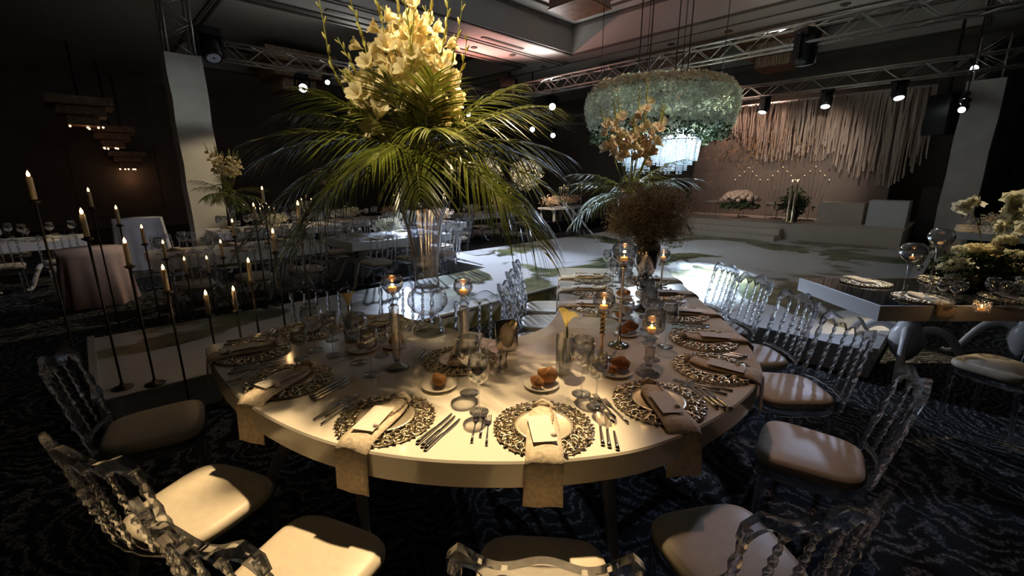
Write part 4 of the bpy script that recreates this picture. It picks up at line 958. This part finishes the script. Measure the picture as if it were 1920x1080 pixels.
# ------------------------------------------------------------------ tall candle stands in two swagging rows
CUP = MB().lathe([(0, 0), (.012, 0), (.03, .012), (.032, .02), (.018, .022), (.018, .03), (0, .03)], 12).mesh('drip_cup', 'iron')
CAN = MB().lathe([(0, 0), (.0155, 0), (.0155, .14), (.010, .145), (0, .143)], 12).mesh('candle', 'wax')
FLA = MB().lathe([(0, .143), (.009, .150), (.009, .162), (.004, .176), (0, .184)], 8).mesh('flame', 'flame')
BASE = MB().lathe([(0, 0), (.062, 0), (.062, .008), (.02, .018), (.012, .04), (0, .04)], 18).mesh('base', 'iron')
row1 = [(52, 325, 2.90), (152, 395, 2.82), (233, 450, 2.88), (305, 500, 2.92), (385, 548, 3.05), (437, 540, 3.18), (465, 487, 3.32), (511, 432, 3.46), (558, 380, 3.60)]
row2 = [(165, 355, 4.3), (217, 388, 4.3), (265, 424, 4.3), (305, 453, 4.35), (345, 484, 4.4), (387, 482, 4.5), (413, 452, 4.6), (435, 413, 4.7), (475, 383, 4.8), (491, 352, 4.9)]
def stand(px, py, f, label, group):
    q = on_f(px, py, f); z0 = P_Z if (-.15 < q.x < 4.6 and 3.8 < q.y < 5.43) else 0; h = q.z - z0 - .165
    root = thing('candle_stand', label, 'candle stand', (q.x, q.y, z0), 0, group)
    link('base', BASE, root); link('pole', MB().tube([(0, 0, .04), (0, 0, h - .03)], .0075, 6).mesh('pole', 'iron'), root)
    link('drip_cup', CUP, root, (0, 0, h - .03)); c = link('candle', CAN, root, (0, 0, h)); link('flame', FLA, c)
for k, a in enumerate(row1): stand(*a, ORD[k] + ' slim iron candle stand of the nearer row, counted towards the bouquet', 'nearer row of candle stands')
for k, a in enumerate(row2): stand(*a, ORD[k] + ' slim iron candle stand of the farther row, counted towards the bouquet', 'farther row of candle stands')
for (px, py, f) in (row1[1], row1[4], row1[7]): point('candle_glow', on_f(px, py, f) + Vector((0, 0, .03)), .5, (1, .6, .25), .01)

# ------------------------------------------------------------------ stage and ribbon backdrop
SX = 12.2
def block(name, x0, x1, y0, y1, z0, z1, mat, label=None, cat=None):
    c = ((x0 + x1) / 2, (y0 + y1) / 2, 0); me = MB().box((0, 0, (z1 - z0) / 2), (x1 - x0, y1 - y0, z1 - z0)).mesh(name, mat, False)
    if label is None: return struct(name, me, None, (c[0], c[1], z0))
    return solo(name, me, label, cat, (c[0], c[1], z0))
block('floor_stage', SX, 15.9, .9, 7.0, 0, .62, 'stage')
for k, (x, z) in enumerate(((11.55, .37), (11.9, .50))):
    block('stage_step', x, SX if k else 11.9, 3.1, 6.9, P_Z, z, 'stage', ('lower' if k == 0 else 'upper') + ' wide step leading up to the stage', 'step')
bx_ = 14.5
bd = thing('ribbon_backdrop', 'wide taupe backdrop hung with hundreds of ivory ribbons behind the stage', 'backdrop', (bx_, 0, 0))
y0b, y1b, zt = 1.0, 6.5, 3.75
link('panel', MB().box((.05, (y0b + .5 + y1b) / 2, (.62 + zt) / 2), (.05, y1b - y0b - .5, zt - .62)).mesh('panel', 'backdrop', False), bd)
link('header_bar', MB().bar((-.08, y0b, zt), (-.08, y1b, zt), .05).mesh('header_bar', 'alu', False), bd)
rr_ = random.Random(12); rms = []
for k in range(6):
    n = 10; mb = MB(); w = (.010, .014, .018)[k % 3]; ph = k * 1.3
    for i in range(n + 1):
        z = -i / n; o = .02 * math.sin(ph + i * .9); mb.v += [(o, -w + o * .5, z), (o + .004, w + o * .5, z)]
    for i in range(n): mb.f.append((2 * i, 2 * i + 1, 2 * i + 3, 2 * i + 2))
    rms.append(mb.mesh('ribbon', 'ribbon'))
for k in range(298):
    u = k / 297; y = y0b + (y1b - y0b) * u + rr_.uniform(-.02, .02); ln = (1.35 + .45 * math.sin(u * 5 + .6) + .25 * math.sin(u * 13)) * rr_.uniform(.72, 1.15)
    link('ribbon', rms[k % 6], bd, (-.10 - .22 * rr_.random(), y, zt - rr_.random() * .06), (rr_.uniform(-.05, .05), 0, rr_.uniform(-.7, .7)), (1, 1, min(ln, 2.3)))
sm = MB(); M['twig2'] = pm('ochre_sprig', (.45, .26, .10), .7, var=.3)
for k in range(300):
    c = Vector((-.30 - .1 * rr_.random(), rr_.gauss(4.6, .75), rr_.gauss(2.55, .30)))
    if y0b + .6 < c.y < y1b: floret(sm, c, .035, rr_)
o = link('dried_sprigs', sm.mesh('dried_sprigs', 'twig2', False), bd); o['kind'] = 'stuff'
# stage furniture
cb = on_x(1635, 416, 13.2)
block('stage_counter', 13.0, 13.7, .95, 1.65, .62, 1.20, 'white', 'tall white counter block at the end of the stage', 'counter')
block('stage_counter', 13.2, 13.9, 1.75, 2.65, .62, 1.12, 'stage', 'lower beige counter block on the stage', 'counter')
block('equipment_case', 14.0, 14.5, .2, .85, .0, 1.5, 'black', 'black equipment case standing beside the stage', 'case')
rs = thing('rose_arrangement', 'dome of blush roses on a slim stand at the stage front', 'flowers', on_x(1385, 400, 12.9) * 1)
rs.location.z = .62
link('stand', MB().lathe([(0, 0), (.12, 0), (.12, .01), (.02, .03), (.02, .20), (.07, .24), (.10, .28), (0, .28)], 14).mesh('stand', 'gold'), rs)
rose = MB()
for k in range(5): rose.ball((.012 * math.cos(k * 2.4), .012 * math.sin(k * 2.4), .006 * k), (.045 - .006 * k, .045 - .006 * k, .03), 7, 4)
rose = rose.mesh('rose', 'rose'); gr = MB(); rq = random.Random(4)
for k in range(62):
    a = k * 2.39996; r = .46 * math.sqrt((k + .5) / 62); z = .42 + .30 * math.sqrt(max(0, 1 - (r / .47) ** 2))
    link('rose', rose, rs, (r * math.cos(a), r * math.sin(a), z), (rq.uniform(-.6, .6), rq.uniform(-.6, .6), 0), rq.uniform(1.2, 1.6))
for k in range(150): a, r = rq.random() * 6.28, .46 * math.sqrt(rq.random()); floret(gr, Vector((r * math.cos(a), r * math.sin(a), .30 + .20 * rq.random() * math.sqrt(max(0, 1 - (r / .5) ** 2)))), .07, rq)
o = link('greenery', gr.mesh('greenery', 'dark_leaf', False), rs); o['kind'] = 'stuff'
def candle_tree(p, label, seed):
    rn = random.Random(seed); root = thing('candle_tree', label, 'candelabra', p)
    st = MB(); st.tube([(0, 0, 0), (0, 0, 1.25)], .006, 6); st.lathe([(0, 0), (.16, 0), (.15, .015), (.02, .03)], 14)
    tips = []
    for k in range(7):
        y = -.33 + .11 * k; z = 1.30 - 1.0 * abs(y) ; st.tube([(0, 0, .45 + .08 * (3 - abs(k - 3))), (0, y * .7, .5 + .04 * (3 - abs(k - 3))), (0, y, z)], .0035, 5); tips.append((0, y, z))
    link('branches', st.mesh('branches', 'iron'), root)
    cm = MB().lathe([(0, 0), (.009, 0), (.009, .06), (0, .06)], 8).mesh('candle', 'iron'); fm = MB().ball((0, 0, .07), (.007, .007, .012), 6, 4).mesh('flame', 'bulb_warm')
    for t in tips: c = link('candle', cm, root, t); link('flame', fm, c)
for k, (px, l) in enumerate(((1393, 'arched candle tree behind the rose dome on the stage'), (1455, 'arched candle tree at the middle of the stage'), (1515, 'arched candle tree beside the beige counter on the stage'))):
    q = on_x(px, 405, 13.7); candle_tree(Vector((13.7, q.y, .62)), l, k)
for k, (px, l) in enumerate(((1474, 'tall gold candle column on the stage, nearer the roses'), (1483, 'tall gold candle column on the stage, nearer the counter'))):
    q = on_x(px, 420, 12.6); r = thing('gold_column', l, 'candle stand', (12.6, q.y, .62))
    link('column', MB().lathe([(0, 0), (.07, 0), (.06, .03), (.035, .06), (.045, .3), (.03, .34), (.045, .6), (.035, .85), (.05, .88), (0, .88)], 12).mesh('column', 'champagne'), r)
    c = link('candle', MB().lathe([(0, .88), (.03, .88), (.03, 1.0), (0, 1.0)], 10).mesh('candle', 'wax'), r); link('flame', MB().ball((0, 0, 1.02), (.014, .014, .025), 6, 4).mesh('flame', 'flame'), c)
chair((13.3, on_x(1335, 400, 13.3).y, .62), (-1, 0), 'clear chair on the stage left of the roses', None, .9)
chair((13.3, on_x(1452, 400, 13.3).y, .62), (-1, .2), 'clear chair on the stage right of the roses', None, .9)
q = on_x(1455, 372, 13.5); pl = solo('potted_shrub', (lambda m_: ([floret(m_, Vector((rq.gauss(0, .13), rq.gauss(0, .13), .45 + rq.gauss(0, .12))), .08, rq) for _ in range(260)], m_.lathe([(0, 0), (.12, 0), (.15, .3), (0, .3)], 12), m_)[-1])(MB()).mesh('potted_shrub', 'dark_leaf', False), 'small dark potted shrub beside the stage chair', 'plant', (13.05, q.y - .55, .62))

# ------------------------------------------------------------------ hanging flower ring with crystal chandeliers
RC = W(2.86, 9.1, 0); RZ = 2.86
fr_ = thing('hanging_flower_ring', 'huge hanging ring of white and peach blossoms above the dance floor', 'flower ring', (RC.x, RC.y, RZ))
hoop = MB(); n = 40
for z, r in ((.45, 1.15), (-.15, 1.15)): hoop.tube([(r * math.cos(2 * math.pi * i / n), r * math.sin(2 * math.pi * i / n), z) for i in range(n + 1)], .03, 6)
link('hoop', hoop.mesh('hoop', 'black_metal'), fr_)
w1, w2, w3 = MB(), MB(), MB(); rq = random.Random(8)
for k in range(15000):
    a = rq.random() * 6.2832; t = rq.random() * 6.2832; rad = rq.uniform(.75, 1.0) + .10 * mnoise.noise(Vector((a * 4, t * 2, 0)))
    r = 1.15 + .27 * rad * math.cos(t); z = .18 + .40 * rad * math.sin(t) - (.22 * abs(mnoise.noise(Vector((a * 7, 3, t)))) if math.sin(t) < -.3 else 0)
    floret(w2 if (z > .40 and rq.random() < .75) else w1, Vector((r * math.cos(a), r * math.sin(a), z)), .045, rq)
for k in range(900):
    a = rq.random() * 6.2832; r = 1.10 + rq.uniform(-.15, .2); z = -.2 - .28 * rq.random() ** 2; floret(w3, Vector((r * math.cos(a), r * math.sin(a), z)), .06, rq)
for nm, w, mt in (('blossoms', w1, 'ring_floret'), ('peach_blossoms', w2, 'petal_peach'), ('greenery', w3, 'dark_leaf')):
    o = link(nm, w.mesh(nm, mt, False), fr_); o['kind'] = 'stuff'
susp = MB().tube([(1.15, 0, .5), (1.15, 0, CZ + CR - RZ)], .008, 4).mesh('suspension_wire', 'black_metal')
for k in range(4): link('suspension_wire', susp, fr_, (0, 0, 0), (0, 0, k * math.pi / 2 + .78))
M['bead'] = pm('crystal_bead', (.80, .86, .92), .12, var=.1, scale=30, trans_leaf=.55)
def crystal_chandelier(p, rad, label, hang):
    root = thing('crystal_chandelier', label, 'chandelier', p, 0, 'crystal chandeliers inside the flower ring')
    MB.capend = True
    link('chain', MB().tube([(0, 0, .05), (0, 0, hang)], .012, 5).mesh('chain', 'black_metal'), root)
    link('crown', MB().lathe([(0, .10), (rad * .35, .06), (rad * .42, .02), (rad * .2, 0), (0, 0)], 16).mesh('crown', 'ring_floret'), root)
    arms = MB()
    for k in range(8):
        a = k * math.pi / 4; arms.tube([(0, 0, .05), (rad * .5 * math.cos(a), rad * .5 * math.sin(a), .10), (rad * math.cos(a), rad * math.sin(a), -.08)], .008, 5)
    arms.tube([(rad * math.cos(2 * math.pi * i / 24), rad * math.sin(2 * math.pi * i / 24), -.08) for i in range(25)], .010, 5)
    link('arms', arms.mesh('arms', 'black_metal'), root)
    bd_ = MB(); rn = random.Random(int(p[0] * 100))
    for ring, (r, n_, ln) in enumerate(((rad, 34, .42), (rad * .72, 26, .55), (rad * .42, 16, .66), (rad * .15, 6, .74))):
        for k in range(n_):
            a = 2 * math.pi * k / n_; m_ = int(ln / .034)
            for j in range(m_): bd_.ball((r * math.cos(a) * (1 - .12 * j / m_), r * math.sin(a) * (1 - .12 * j / m_), -.08 - j * .034 + .06 * (ring > 0)), .0125, 5, 3)
    o = link('crystal_strands', bd_.mesh('crystal_strands', 'bead', False), root); o['kind'] = 'stuff'
    bl_ = MB()
    for k in range(6): a = k * math.pi / 3; bl_.ball((rad * .6 * math.cos(a), rad * .6 * math.sin(a), -.02), .03, 6, 5)
    link('bulbs', bl_.mesh('bulbs', 'bulb'), root)
    point('chandelier_light', Vector(p) + Vector((0, 0, -.28)), 26, (.82, .92, 1.0), .12); return root
for k, (dx, dy, l) in enumerate(((-.03, .48, 'crystal chandelier under the ring behind the peach gladioli'), (.50, -.02, 'crystal chandelier hanging at the centre of the flower ring'), (-.50, -.02, 'crystal chandelier under the ring facing the main table'), (.03, -.50, 'crystal chandelier at the ring side near the ribbons'))):
    crystal_chandelier((RC.x + dx, RC.y + dy, RZ - .38), .345, l, CZ + CR - RZ + .1)

# ------------------------------------------------------------------ side table with mirror top, flowers and tall glass globes
M['mirror'] = pm('dark_mirror_top', (.05, .05, .055), .06, .6, var=.1, scale=3)
c0 = W(2.80, 3.11); xr, yf = R_, F_                       # corner of the side table, its long side runs to the right
def ST(u, v, z=TABLE_Z): p = c0 + xr * u + yf * v; return Vector((p.x, p.y, z))
tr = thing('side_table', 'square-edged white table with black mirror top beside the dance floor', 'table', ST(1.1, .5, 0), ang(R_))
link('tabletop', MB().box((0, 0, TABLE_Z - .06), (2.3, .95, .12)).mesh('tabletop', 'white', False), tr)
link('mirror_top', MB().box((0, 0, TABLE_Z + .001), (2.27, .92, .004)).mesh('mirror_top', 'mirror', False), tr)
PED2 = ped_tpl(TABLE_Z - .12)
pd = link('pedestal', None, tr, (-.35, .1, 0)); inst(PED2, pd)
pd = link('pedestal', None, tr, (.75, .1, 0)); inst(PED2, pd)
def globe_stand(p, h, label, lit):
    root = thing('globe_candlestick', label, 'candle holder', p)
    MB.capend = False
    link('stem', MB().lathe([(0, 0), (.06, 0), (.06, .008), (.02, .02), (.012, .05), (.018, .08), (.012, .11), (.016, h * .5), (.010, h * .55), (.016, h - .05), (.02, h - .02), (.03, h)], 12).mesh('stem', 'crystal'), root)
    r = .085; b = [(.03, 0), (.06, .02), (r, .065), (r, .09), (.07, .125), (.045, .14)]
    link('globe', MB().lathe(b + [(x - .002, z) for x, z in b[::-1]], 22).mesh('globe', 'glass'), root, (0, 0, h)); MB.capend = True
    c = link('tealight', MB().lathe([(0, 0), (.018, 0), (.018, .016), (0, .016)], 12).mesh('tealight', 'wax_amber'), root, (0, 0, h + .02))
    if lit: link('flame', MB().lathe([(0, .015), (.0045, .022), (.003, .032), (0, .040)], 8).mesh('flame', 'flame'), c)
q = on_f(1693, 560, 3.28); h1 = z_at(490, 3.28) - TABLE_Z; globe_stand(Vector((q.x, q.y, TABLE_Z)), h1, 'shorter globe candlestick at the corner of the side table', True)
q = on_f(1742, 545, 3.42); h1 = z_at(462, 3.42) - TABLE_Z; globe_stand(Vector((q.x, q.y, TABLE_Z)), h1, 'taller empty globe candlestick beside the side table flowers', False)
hyd = [MB() for _ in range(2)]; rq = random.Random(21)
for m_ in hyd:
    for k in range(150):
        d = Vector((rq.gauss(0, 1), rq.gauss(0, 1), rq.gauss(0, 1))).normalized(); d.z = abs(d.z) * .8; floret(m_, d * .085 * rq.uniform(.8, 1.05), .026, rq)
hyd = [m_.mesh('hydrangea', t) for m_, t in zip(hyd, ('petal_white', 'petal'))]
leafm = MB()
for i in range(7):
    u = i / 6; w = .032 * math.sin(math.pi * min(.97, .06 + u)); leafm.v += [(.20 * u, -w, .08 * u - .10 * u * u), (.20 * u, 0, .08 * u - .10 * u * u - .008), (.20 * u, w, .08 * u - .10 * u * u)]
for i in range(6):
    for j in range(2): leafm.f.append((i * 3 + j, i * 3 + j + 1, i * 3 + j + 4, i * 3 + j + 3))
leafm = leafm.mesh('broad_leaf', 'leaf')
fa = on_f(1830, 540, 3.75); fa.z = TABLE_Z
arr = thing('orchid_arrangement', 'low bed of cream hydrangeas and broad leaves with orchids on side table', 'flowers', fa)
link('bowl', MB().lathe([(0, 0), (.12, 0), (.16, .06), (.14, .09), (0, .09)], 18).mesh('bowl', 'black'), arr)
for k, (px, py, s) in enumerate(((1800, 500, 1), (1850, 475, 1), (1880, 520, .9), (1825, 470, .8), (1900, 485, 1), (1815, 525, .9), (1910, 540, .9), (1855, 515, .9), (1790, 525, .7), (1870, 545, .8), (1775, 505, .7), (1840, 500, .9), (1885, 455, .9), (1915, 510, 1), (1800, 470, .6), (1865, 490, 1))):
    w = on_f(px, py, 3.68 + .02 * (k % 4)); link('hydrangea', hyd[k % 2], arr, w - fa, (0, 0, k), s)
gb = MB()
for k in range(700): floret(gb, Vector((rq.gauss(0, .17), rq.gauss(0, .13), max(.05, .16 + rq.gauss(0, .06)))), .035, rq)
link('greenery', gb.mesh('greenery', 'dark_leaf', False), arr)['kind'] = 'stuff'
for k in range(18): link('broad_leaf', leafm, arr, (.05 * math.cos(k * 2.4), .05 * math.sin(k * 2.4), .12 + .02 * (k % 3)), (0, -.5 - .25 * (k % 3), k * 2.4), 1.2)
orch = MB()
for k in range(5):
    a = k * 2 * math.pi / 5; orch.add([(0, 0, 0), (.036 * math.cos(a - .62), .036 * math.sin(a - .62), .008), (.050 * math.cos(a), .050 * math.sin(a), .0), (.036 * math.cos(a + .62), .036 * math.sin(a + .62), .008)], [(0, 1, 2, 3)])
orch.ball((0, 0, .01), .009, 6, 4); orch = orch.mesh('orchid_flower', 'petal_white')
def orchid(px, py, n_, seed, spread):
    rn = random.Random(seed); tip = on_f(px, py, 3.7) - fa; o = link('orchid_stem', None, arr)
    link('stalk', MB().tube(catmull_open([(0, 0, .08), tuple(Vector((tip.x * .3, tip.y * .3, tip.z * .6))), tuple(tip)], 6), .004, 5).mesh('stalk', 'stem'), o)
    for k in range(n_):
        p = tip + R_ * rn.gauss(0, spread[0]) + Vector((0, 0, rn.uniform(-spread[1], .02))) + F_ * rn.uniform(-.03, .01)
        link('orchid_flower', orch, o, p, (-F_ + Vector((rn.gauss(0, .4), rn.gauss(0, .4), rn.gauss(0, .4)))).to_track_quat('Z', 'Y').to_euler(), rn.uniform(.9, 1.2))
orchid(1815, 378, 12, 1, (.050, .07)); orchid(1900, 368, 34, 2, (.055, .28)); orchid(1938, 376, 20, 3, (.06, .26))
for k, (px, py, t_) in enumerate(((1762, 572, 0), (1785, 575, 1), (1852, 572, 0), (1875, 575, 1), (1905, 570, 0), (1800, 560, 2), (1890, 560, 2), (1918, 578, 1))):
    q = on_z(px, py, TABLE_Z + .003); inst((G_RED, G_WHITE, G_WATER)[t_], thing('wine_glass', 'clear stemmed glass on the dark side table, %s from its lit corner' % ORD[k], 'glass', q, 0, 'stemware on the side table', .8))
for k, (u, v) in enumerate(((.42, .2), (1.12, .2), (.40, .74), (1.15, .76))):
    inst(CHARGER, thing('charger_plate', 'ornate filigree silver charger on the side table, ' + ('lit corner, front', 'chair side, front', 'lit corner, back', 'chair side, back')[k], 'plate', ST(u, v, TABLE_Z + .004), k, 'filigree chargers'))
    solo('napkin', napkin_mesh(.177 if k < 2 else .237, .10, 90 + k), 'beige linen napkin on the side table charger, ' + ('lit corner, front', 'chair side, front', 'lit corner, back', 'chair side, back')[k], 'napkin', ST(u, v, TABLE_Z + .004), ang(F_) - math.pi / 2 + (0 if k < 2 else math.pi), 'linen napkins')
vt = on_z(1838, 585, TABLE_Z + .003)
vo = thing('votive', 'beaded crystal votive with orange flame on the side table', 'candle holder', vt)
bm_ = MB()
for k in range(60): a = k * 2.4; z = .008 + .07 * k / 60; bm_.ball((.042 * math.cos(a), .042 * math.sin(a), z), .0085, 5, 4)
link('beaded_cup', bm_.mesh('beaded_cup', 'crystal'), vo); link('tealight', MB().lathe([(0, .01), (.02, .01), (.02, .03), (0, .03)], 10).mesh('tealight', 'wax_amber'), vo); link('flame', MB().ball((0, 0, .045), (.006, .006, .014), 6, 4).mesh('flame', 'flame'), vo)
point('votive_glow', vt + Vector((0, 0, .09)), .3, (1, .5, .18), .01)
q = on_z(1880, 690, .47); chair((q.x, q.y, 0), (F_.x * .9 - R_.x * .25, F_.y * .9 - R_.y * .25), 'clear acrylic chair with dim brown-lit cushion at the dark side table')
q = on_z(2020, 640, .47); chair((q.x, q.y, 0), (F_.x, F_.y), 'clear acrylic chair cut by the frame beside the side table')

# ------------------------------------------------------------------ far dining tables with their chairs and ware
FARN = MB(); FARN.box((0, 0, .012), (.30, .10, .02)); FARN.lathe([(0, 0), (.16, 0), (.16, .008), (0, .008)], 16); FARN = FARN.mesh('napkin_on_charger', 'linen')
fcl = MB(); rq = random.Random(33)
for k in range(170): floret(fcl, Vector((rq.gauss(0, .10), rq.gauss(0, .10), max(.08, .17 + rq.gauss(0, .05)))), .045, rq)
FARFLOW, FARFLOW_P = fcl.mesh('blossoms', 'petal_white', False), fcl.mesh('blossoms', 'petal_peach', False)
FARVASE = MB().lathe([(0, 0), (.07, 0), (.05, .02), (.04, .10), (.06, .14), (0, .14)], 12).mesh('vase_body', 'crystal')
def candelabrum(p, label, sc=1.0, group=None):
    root = thing('candelabrum', label, 'candelabra', p, rnd.random() * 3, group, sc); st = MB()
    st.lathe([(0, 0), (.07, 0), (.06, .015), (.015, .03), (.012, .2), (.022, .22), (.012, .24), (.012, .46), (.02, .48), (0, .48)], 10); tips = [(0, 0, .5)]
    for k in range(4): a = k * math.pi / 2; e = (.13 * math.cos(a), .13 * math.sin(a), .42); st.tube(catmull_open([(0, 0, .30), (.09 * math.cos(a), .09 * math.sin(a), .28), e], 4), .007, 5); tips.append(e)
    link('branches', st.mesh('branches', 'champagne'), root)
    for t in tips: c = link('candle', CAN, root, t, sc=.6); link('flame', FLA, c)
def far_table(cx, cy, lx, ly, who, seed, ch=(), glasses=8, flowers=1, candel=1, ped=True):
    rn = random.Random(seed); root = thing('dining_table', 'white slab dining table ' + who, 'table', (cx, cy, 0), 0, 'far dining tables')
    link('tabletop', MB().box((0, 0, TABLE_Z - .06), (lx, ly, .12)).mesh('tabletop', 'white', False), root)
    for s in ((-1, 1) if lx > 1.3 or ly > 1.3 else (0,)):
        pd = link('pedestal', None, root, (s * lx * .28, 0, 0) if lx >= ly else (0, s * ly * .28, 0)); inst(PED2, pd)
    n_ = max(2, int(lx / .62))
    occ = [((k + .5 - n_ / 2) * lx / n_, s * (ly / 2 - .20), .17) for k in range(n_) for s in (-1, 1)] + [((k + .5 - flowers / 2) * lx * .5, 0, .24) for k in range(flowers)] + [(lx * (.22, -.25)[k], .12 * (-1) ** k, .16) for k in range(candel)]
    made = 0
    for _ in range(600):
        x, y = rn.uniform(-.47, .47) * lx, rn.uniform(-.45, .45) * ly
        if made >= glasses or any((x - a) ** 2 + (y - b) ** 2 < (r + .062) ** 2 for a, b, r in occ): continue
        occ.append((x, y, .062)); made += 1
        solo('wine_glass', FAR_GLASS if made % 3 else FAR_GLASS2, 'small clear wine glass on the dining table ' + who, 'glass', (cx + x, cy + y, TABLE_Z), 0, 'glasses on the table ' + who)
    for k in range(n_):
        for s in (-1, 1): solo('napkin_on_charger', FARN, 'napkin and charger on the dining table ' + who, 'napkin', (cx + (k + .5 - n_ / 2) * lx / n_, cy + s * (ly / 2 - .20), TABLE_Z), math.pi / 2, 'napkins on the table ' + who)
    for k in range(flowers):
        v = thing('low_bouquet', 'low blossom bouquet ' + ('on' if flowers == 1 else ('first on' if k == 0 else 'second on')) + ' the dining table ' + who, 'flowers', (cx + (k + .5 - flowers / 2) * lx * .5, cy + rn.uniform(-.03, .03), TABLE_Z), 0, 'low bouquets', rn.uniform(.85, 1.1))
        link('vase_body', FARVASE, v); o = link('blossoms', FARFLOW if k % 2 == 0 else FARFLOW_P, v); o['kind'] = 'stuff'
    for k in range(candel): candelabrum((cx + (lx * (.22 if k == 0 else -.25) if flowers != 1 and flowers != 2 else lx * (.40 if flowers == 2 else .30)), cy + .12 * (-1) ** k, TABLE_Z), ('gold five-light candelabrum' if k == 0 else 'second gold candelabrum') + ' on the dining table ' + who, 1.0, 'candelabra on far tables')
    for (dx, dy, fx, fy, nm) in ch: chair((cx + dx, cy + dy, 0), (fx, fy), nm + ' clear chair at the dining table ' + who, 'chairs at the table ' + who)
def sides(lx, ly, n_, near=True, far=True, ends=0):
    out = []
    for k in range(n_):
        x = (k + .5 - n_ / 2) * lx / n_
        if near: out.append((x, -ly / 2 - .14, 0, 1, 'near-side ' + ORD[k]))
        if far: out.append((x, ly / 2 + .14, 0, -1, 'far-side ' + ORD[k]))
    if ends: out.append((lx / 2 + .14, 0, -1, 0, 'end'))
    return out
far_table(1.45, 6.95, 1.95, 1.05, 'nearest the candle stands', 1, sides(1.95, 1.05, 3), 16, 0, 1)
far_table(3.65, 6.75, 1.8, 1.05, 'seen behind the trumpet vase', 2, sides(1.8, 1.05, 3, ends=1), 16, 1, 0)
far_table(5.2, 8.1, 1.6, .95, 'at the corner of the dance floor', 3, sides(1.6, .95, 2, ends=1), 12, 2, 1)
far_table(2.7, 9.5, 2.2, 1.05, 'in front of the sleeved tower', 4, sides(2.2, 1.05, 3, far=False), 14, 1, 1)
far_table(5.0, 10.1, 2.0, 1.0, 'below the truss', 5, sides(2.0, 1.0, 3, far=False), 12, 2, 1)
far_table(-.95, 10.1, 1.8, 1.0, 'beside the draped cocktail tables', 6, sides(1.8, 1.0, 3), 12, 0, 0)
far_table(4.4, 12.9, 2.4, 1.0, 'farthest back by the wall', 7, sides(2.4, 1.0, 3, far=False), 10, 1, 1)
far_table(8.2, 9.5, 2.2, 1.0, 'in front of the dark platform', 8, sides(2.2, 1.0, 3, far=False), 16, 2, 1)
far_table(13.5, -1.75, 1.6, .9, 'in shadow between stage and side table', 9, (), 10, 1, 0)
far_table(12.1, -.45, 2.0, 1.2, 'crowded with glasses behind the side table', 10, (), 26, 3, 0)
# dark mirrored platform with bouquets
block('dark_platform', 10.2, 13.2, 9.1, 12.5, 0, .36, 'black', 'low black mirrored platform at the far corner of the dance floor', 'platform')
def ptable(cx, cy, who, seed):
    far = thing('low_table', 'white low table ' + who, 'table', (cx, cy, .36)); link('tabletop', MB().box((0, 0, .38), (1.2, .7, .06)).mesh('tabletop', 'white', False), far)
    for a in (-1, 1):
        for b in (-1, 1): link('leg', MB().box((a * .5, b * .28, .175), (.06, .06, .35)).mesh('leg', 'white', False), far)
    v = thing('low_bouquet', 'peach blossom mound on the low table ' + who, 'flowers', (cx - .3, cy, .77), 0, 'low bouquets', 1.3); link('vase_body', FARVASE, v); link('blossoms', FARFLOW_P, v)['kind'] = 'stuff'
    candelabrum((cx + .3, cy, .77), 'gold candelabrum on the low table ' + who, 1.2, 'candelabra on far tables')
ptable(10.9, 11.6, 'on the dark platform, towards the palm', 1); ptable(11.4, 9.6, 'on the dark platform, towards the ring', 2); ptable(12.5, 9.7, 'on the dark platform, nearest the stage', 3)
def blossom_tree(p, r, h, label, seed, mat='petal_white'):
    rn = random.Random(seed); root = thing('blossom_tree', label, 'flowers', p, 0, 'white blossom trees'); mb, gm = MB(), MB()
    link('stand', MB().lathe([(0, 0), (.15, 0), (.14, .02), (.02, .04), (.02, h), (0, h)], 12).mesh('stand', 'crystal'), root)
    for k in range(900):
        d = Vector((rn.gauss(0, 1), rn.gauss(0, 1), rn.gauss(0, .8))).normalized() * r * rn.uniform(.65, 1.05) * (1 + .25 * mnoise.noise(Vector((k * .01, 0, 0)))); floret(mb if k % 4 else gm, d + Vector((0, 0, h + r * .6)), .05, rn)
    link('blossoms', mb.mesh('blossoms', mat, False), root)['kind'] = 'stuff'; link('greenery', gm.mesh('greenery', 'dark_leaf', False), root)['kind'] = 'stuff'
blossom_tree(Vector((10.7, 10.4, .36)), .52, 1.15, 'round white blossom tree on the dark platform beside the palm tip', 1)
blossom_tree(Vector((9.3, 10.9, 0)), .52, 1.55, 'round white blossom tree mostly hidden by the palm fronds', 2)
# cloth-draped cocktail tables
def draped(p, r, h, mat, label, seed):
    n, m = 64, 9; mb = MB()
    for i in range(m + 1):
        u = i / m
        for j in range(n):
            a = 2 * math.pi * j / n; w = 1 + u * (.16 + .10 * math.sin(a * 11 + seed) + .05 * math.sin(a * 5)); mb.v.append((r * w * math.cos(a), r * w * math.sin(a), h * (1 - u) + .004))
    for i in range(m):
        for j in range(n): mb.f.append(((i + 1) * n + j, (i + 1) * n + (j + 1) % n, i * n + (j + 1) % n, i * n + j))
    mb.f.append(tuple(range(n))); return solo('draped_table', mb.mesh('draped_table', mat), label, 'table', p)
draped(on_z(192, 566, 0), .34, .76, 'cloth_pink', 'small round table draped in blush cloth behind the candle stands', 1)
draped(on_z(276, 500, 0), .38, .95, 'cloth_blue', 'taller table draped in pleated silver cloth behind the candle flames', 2)
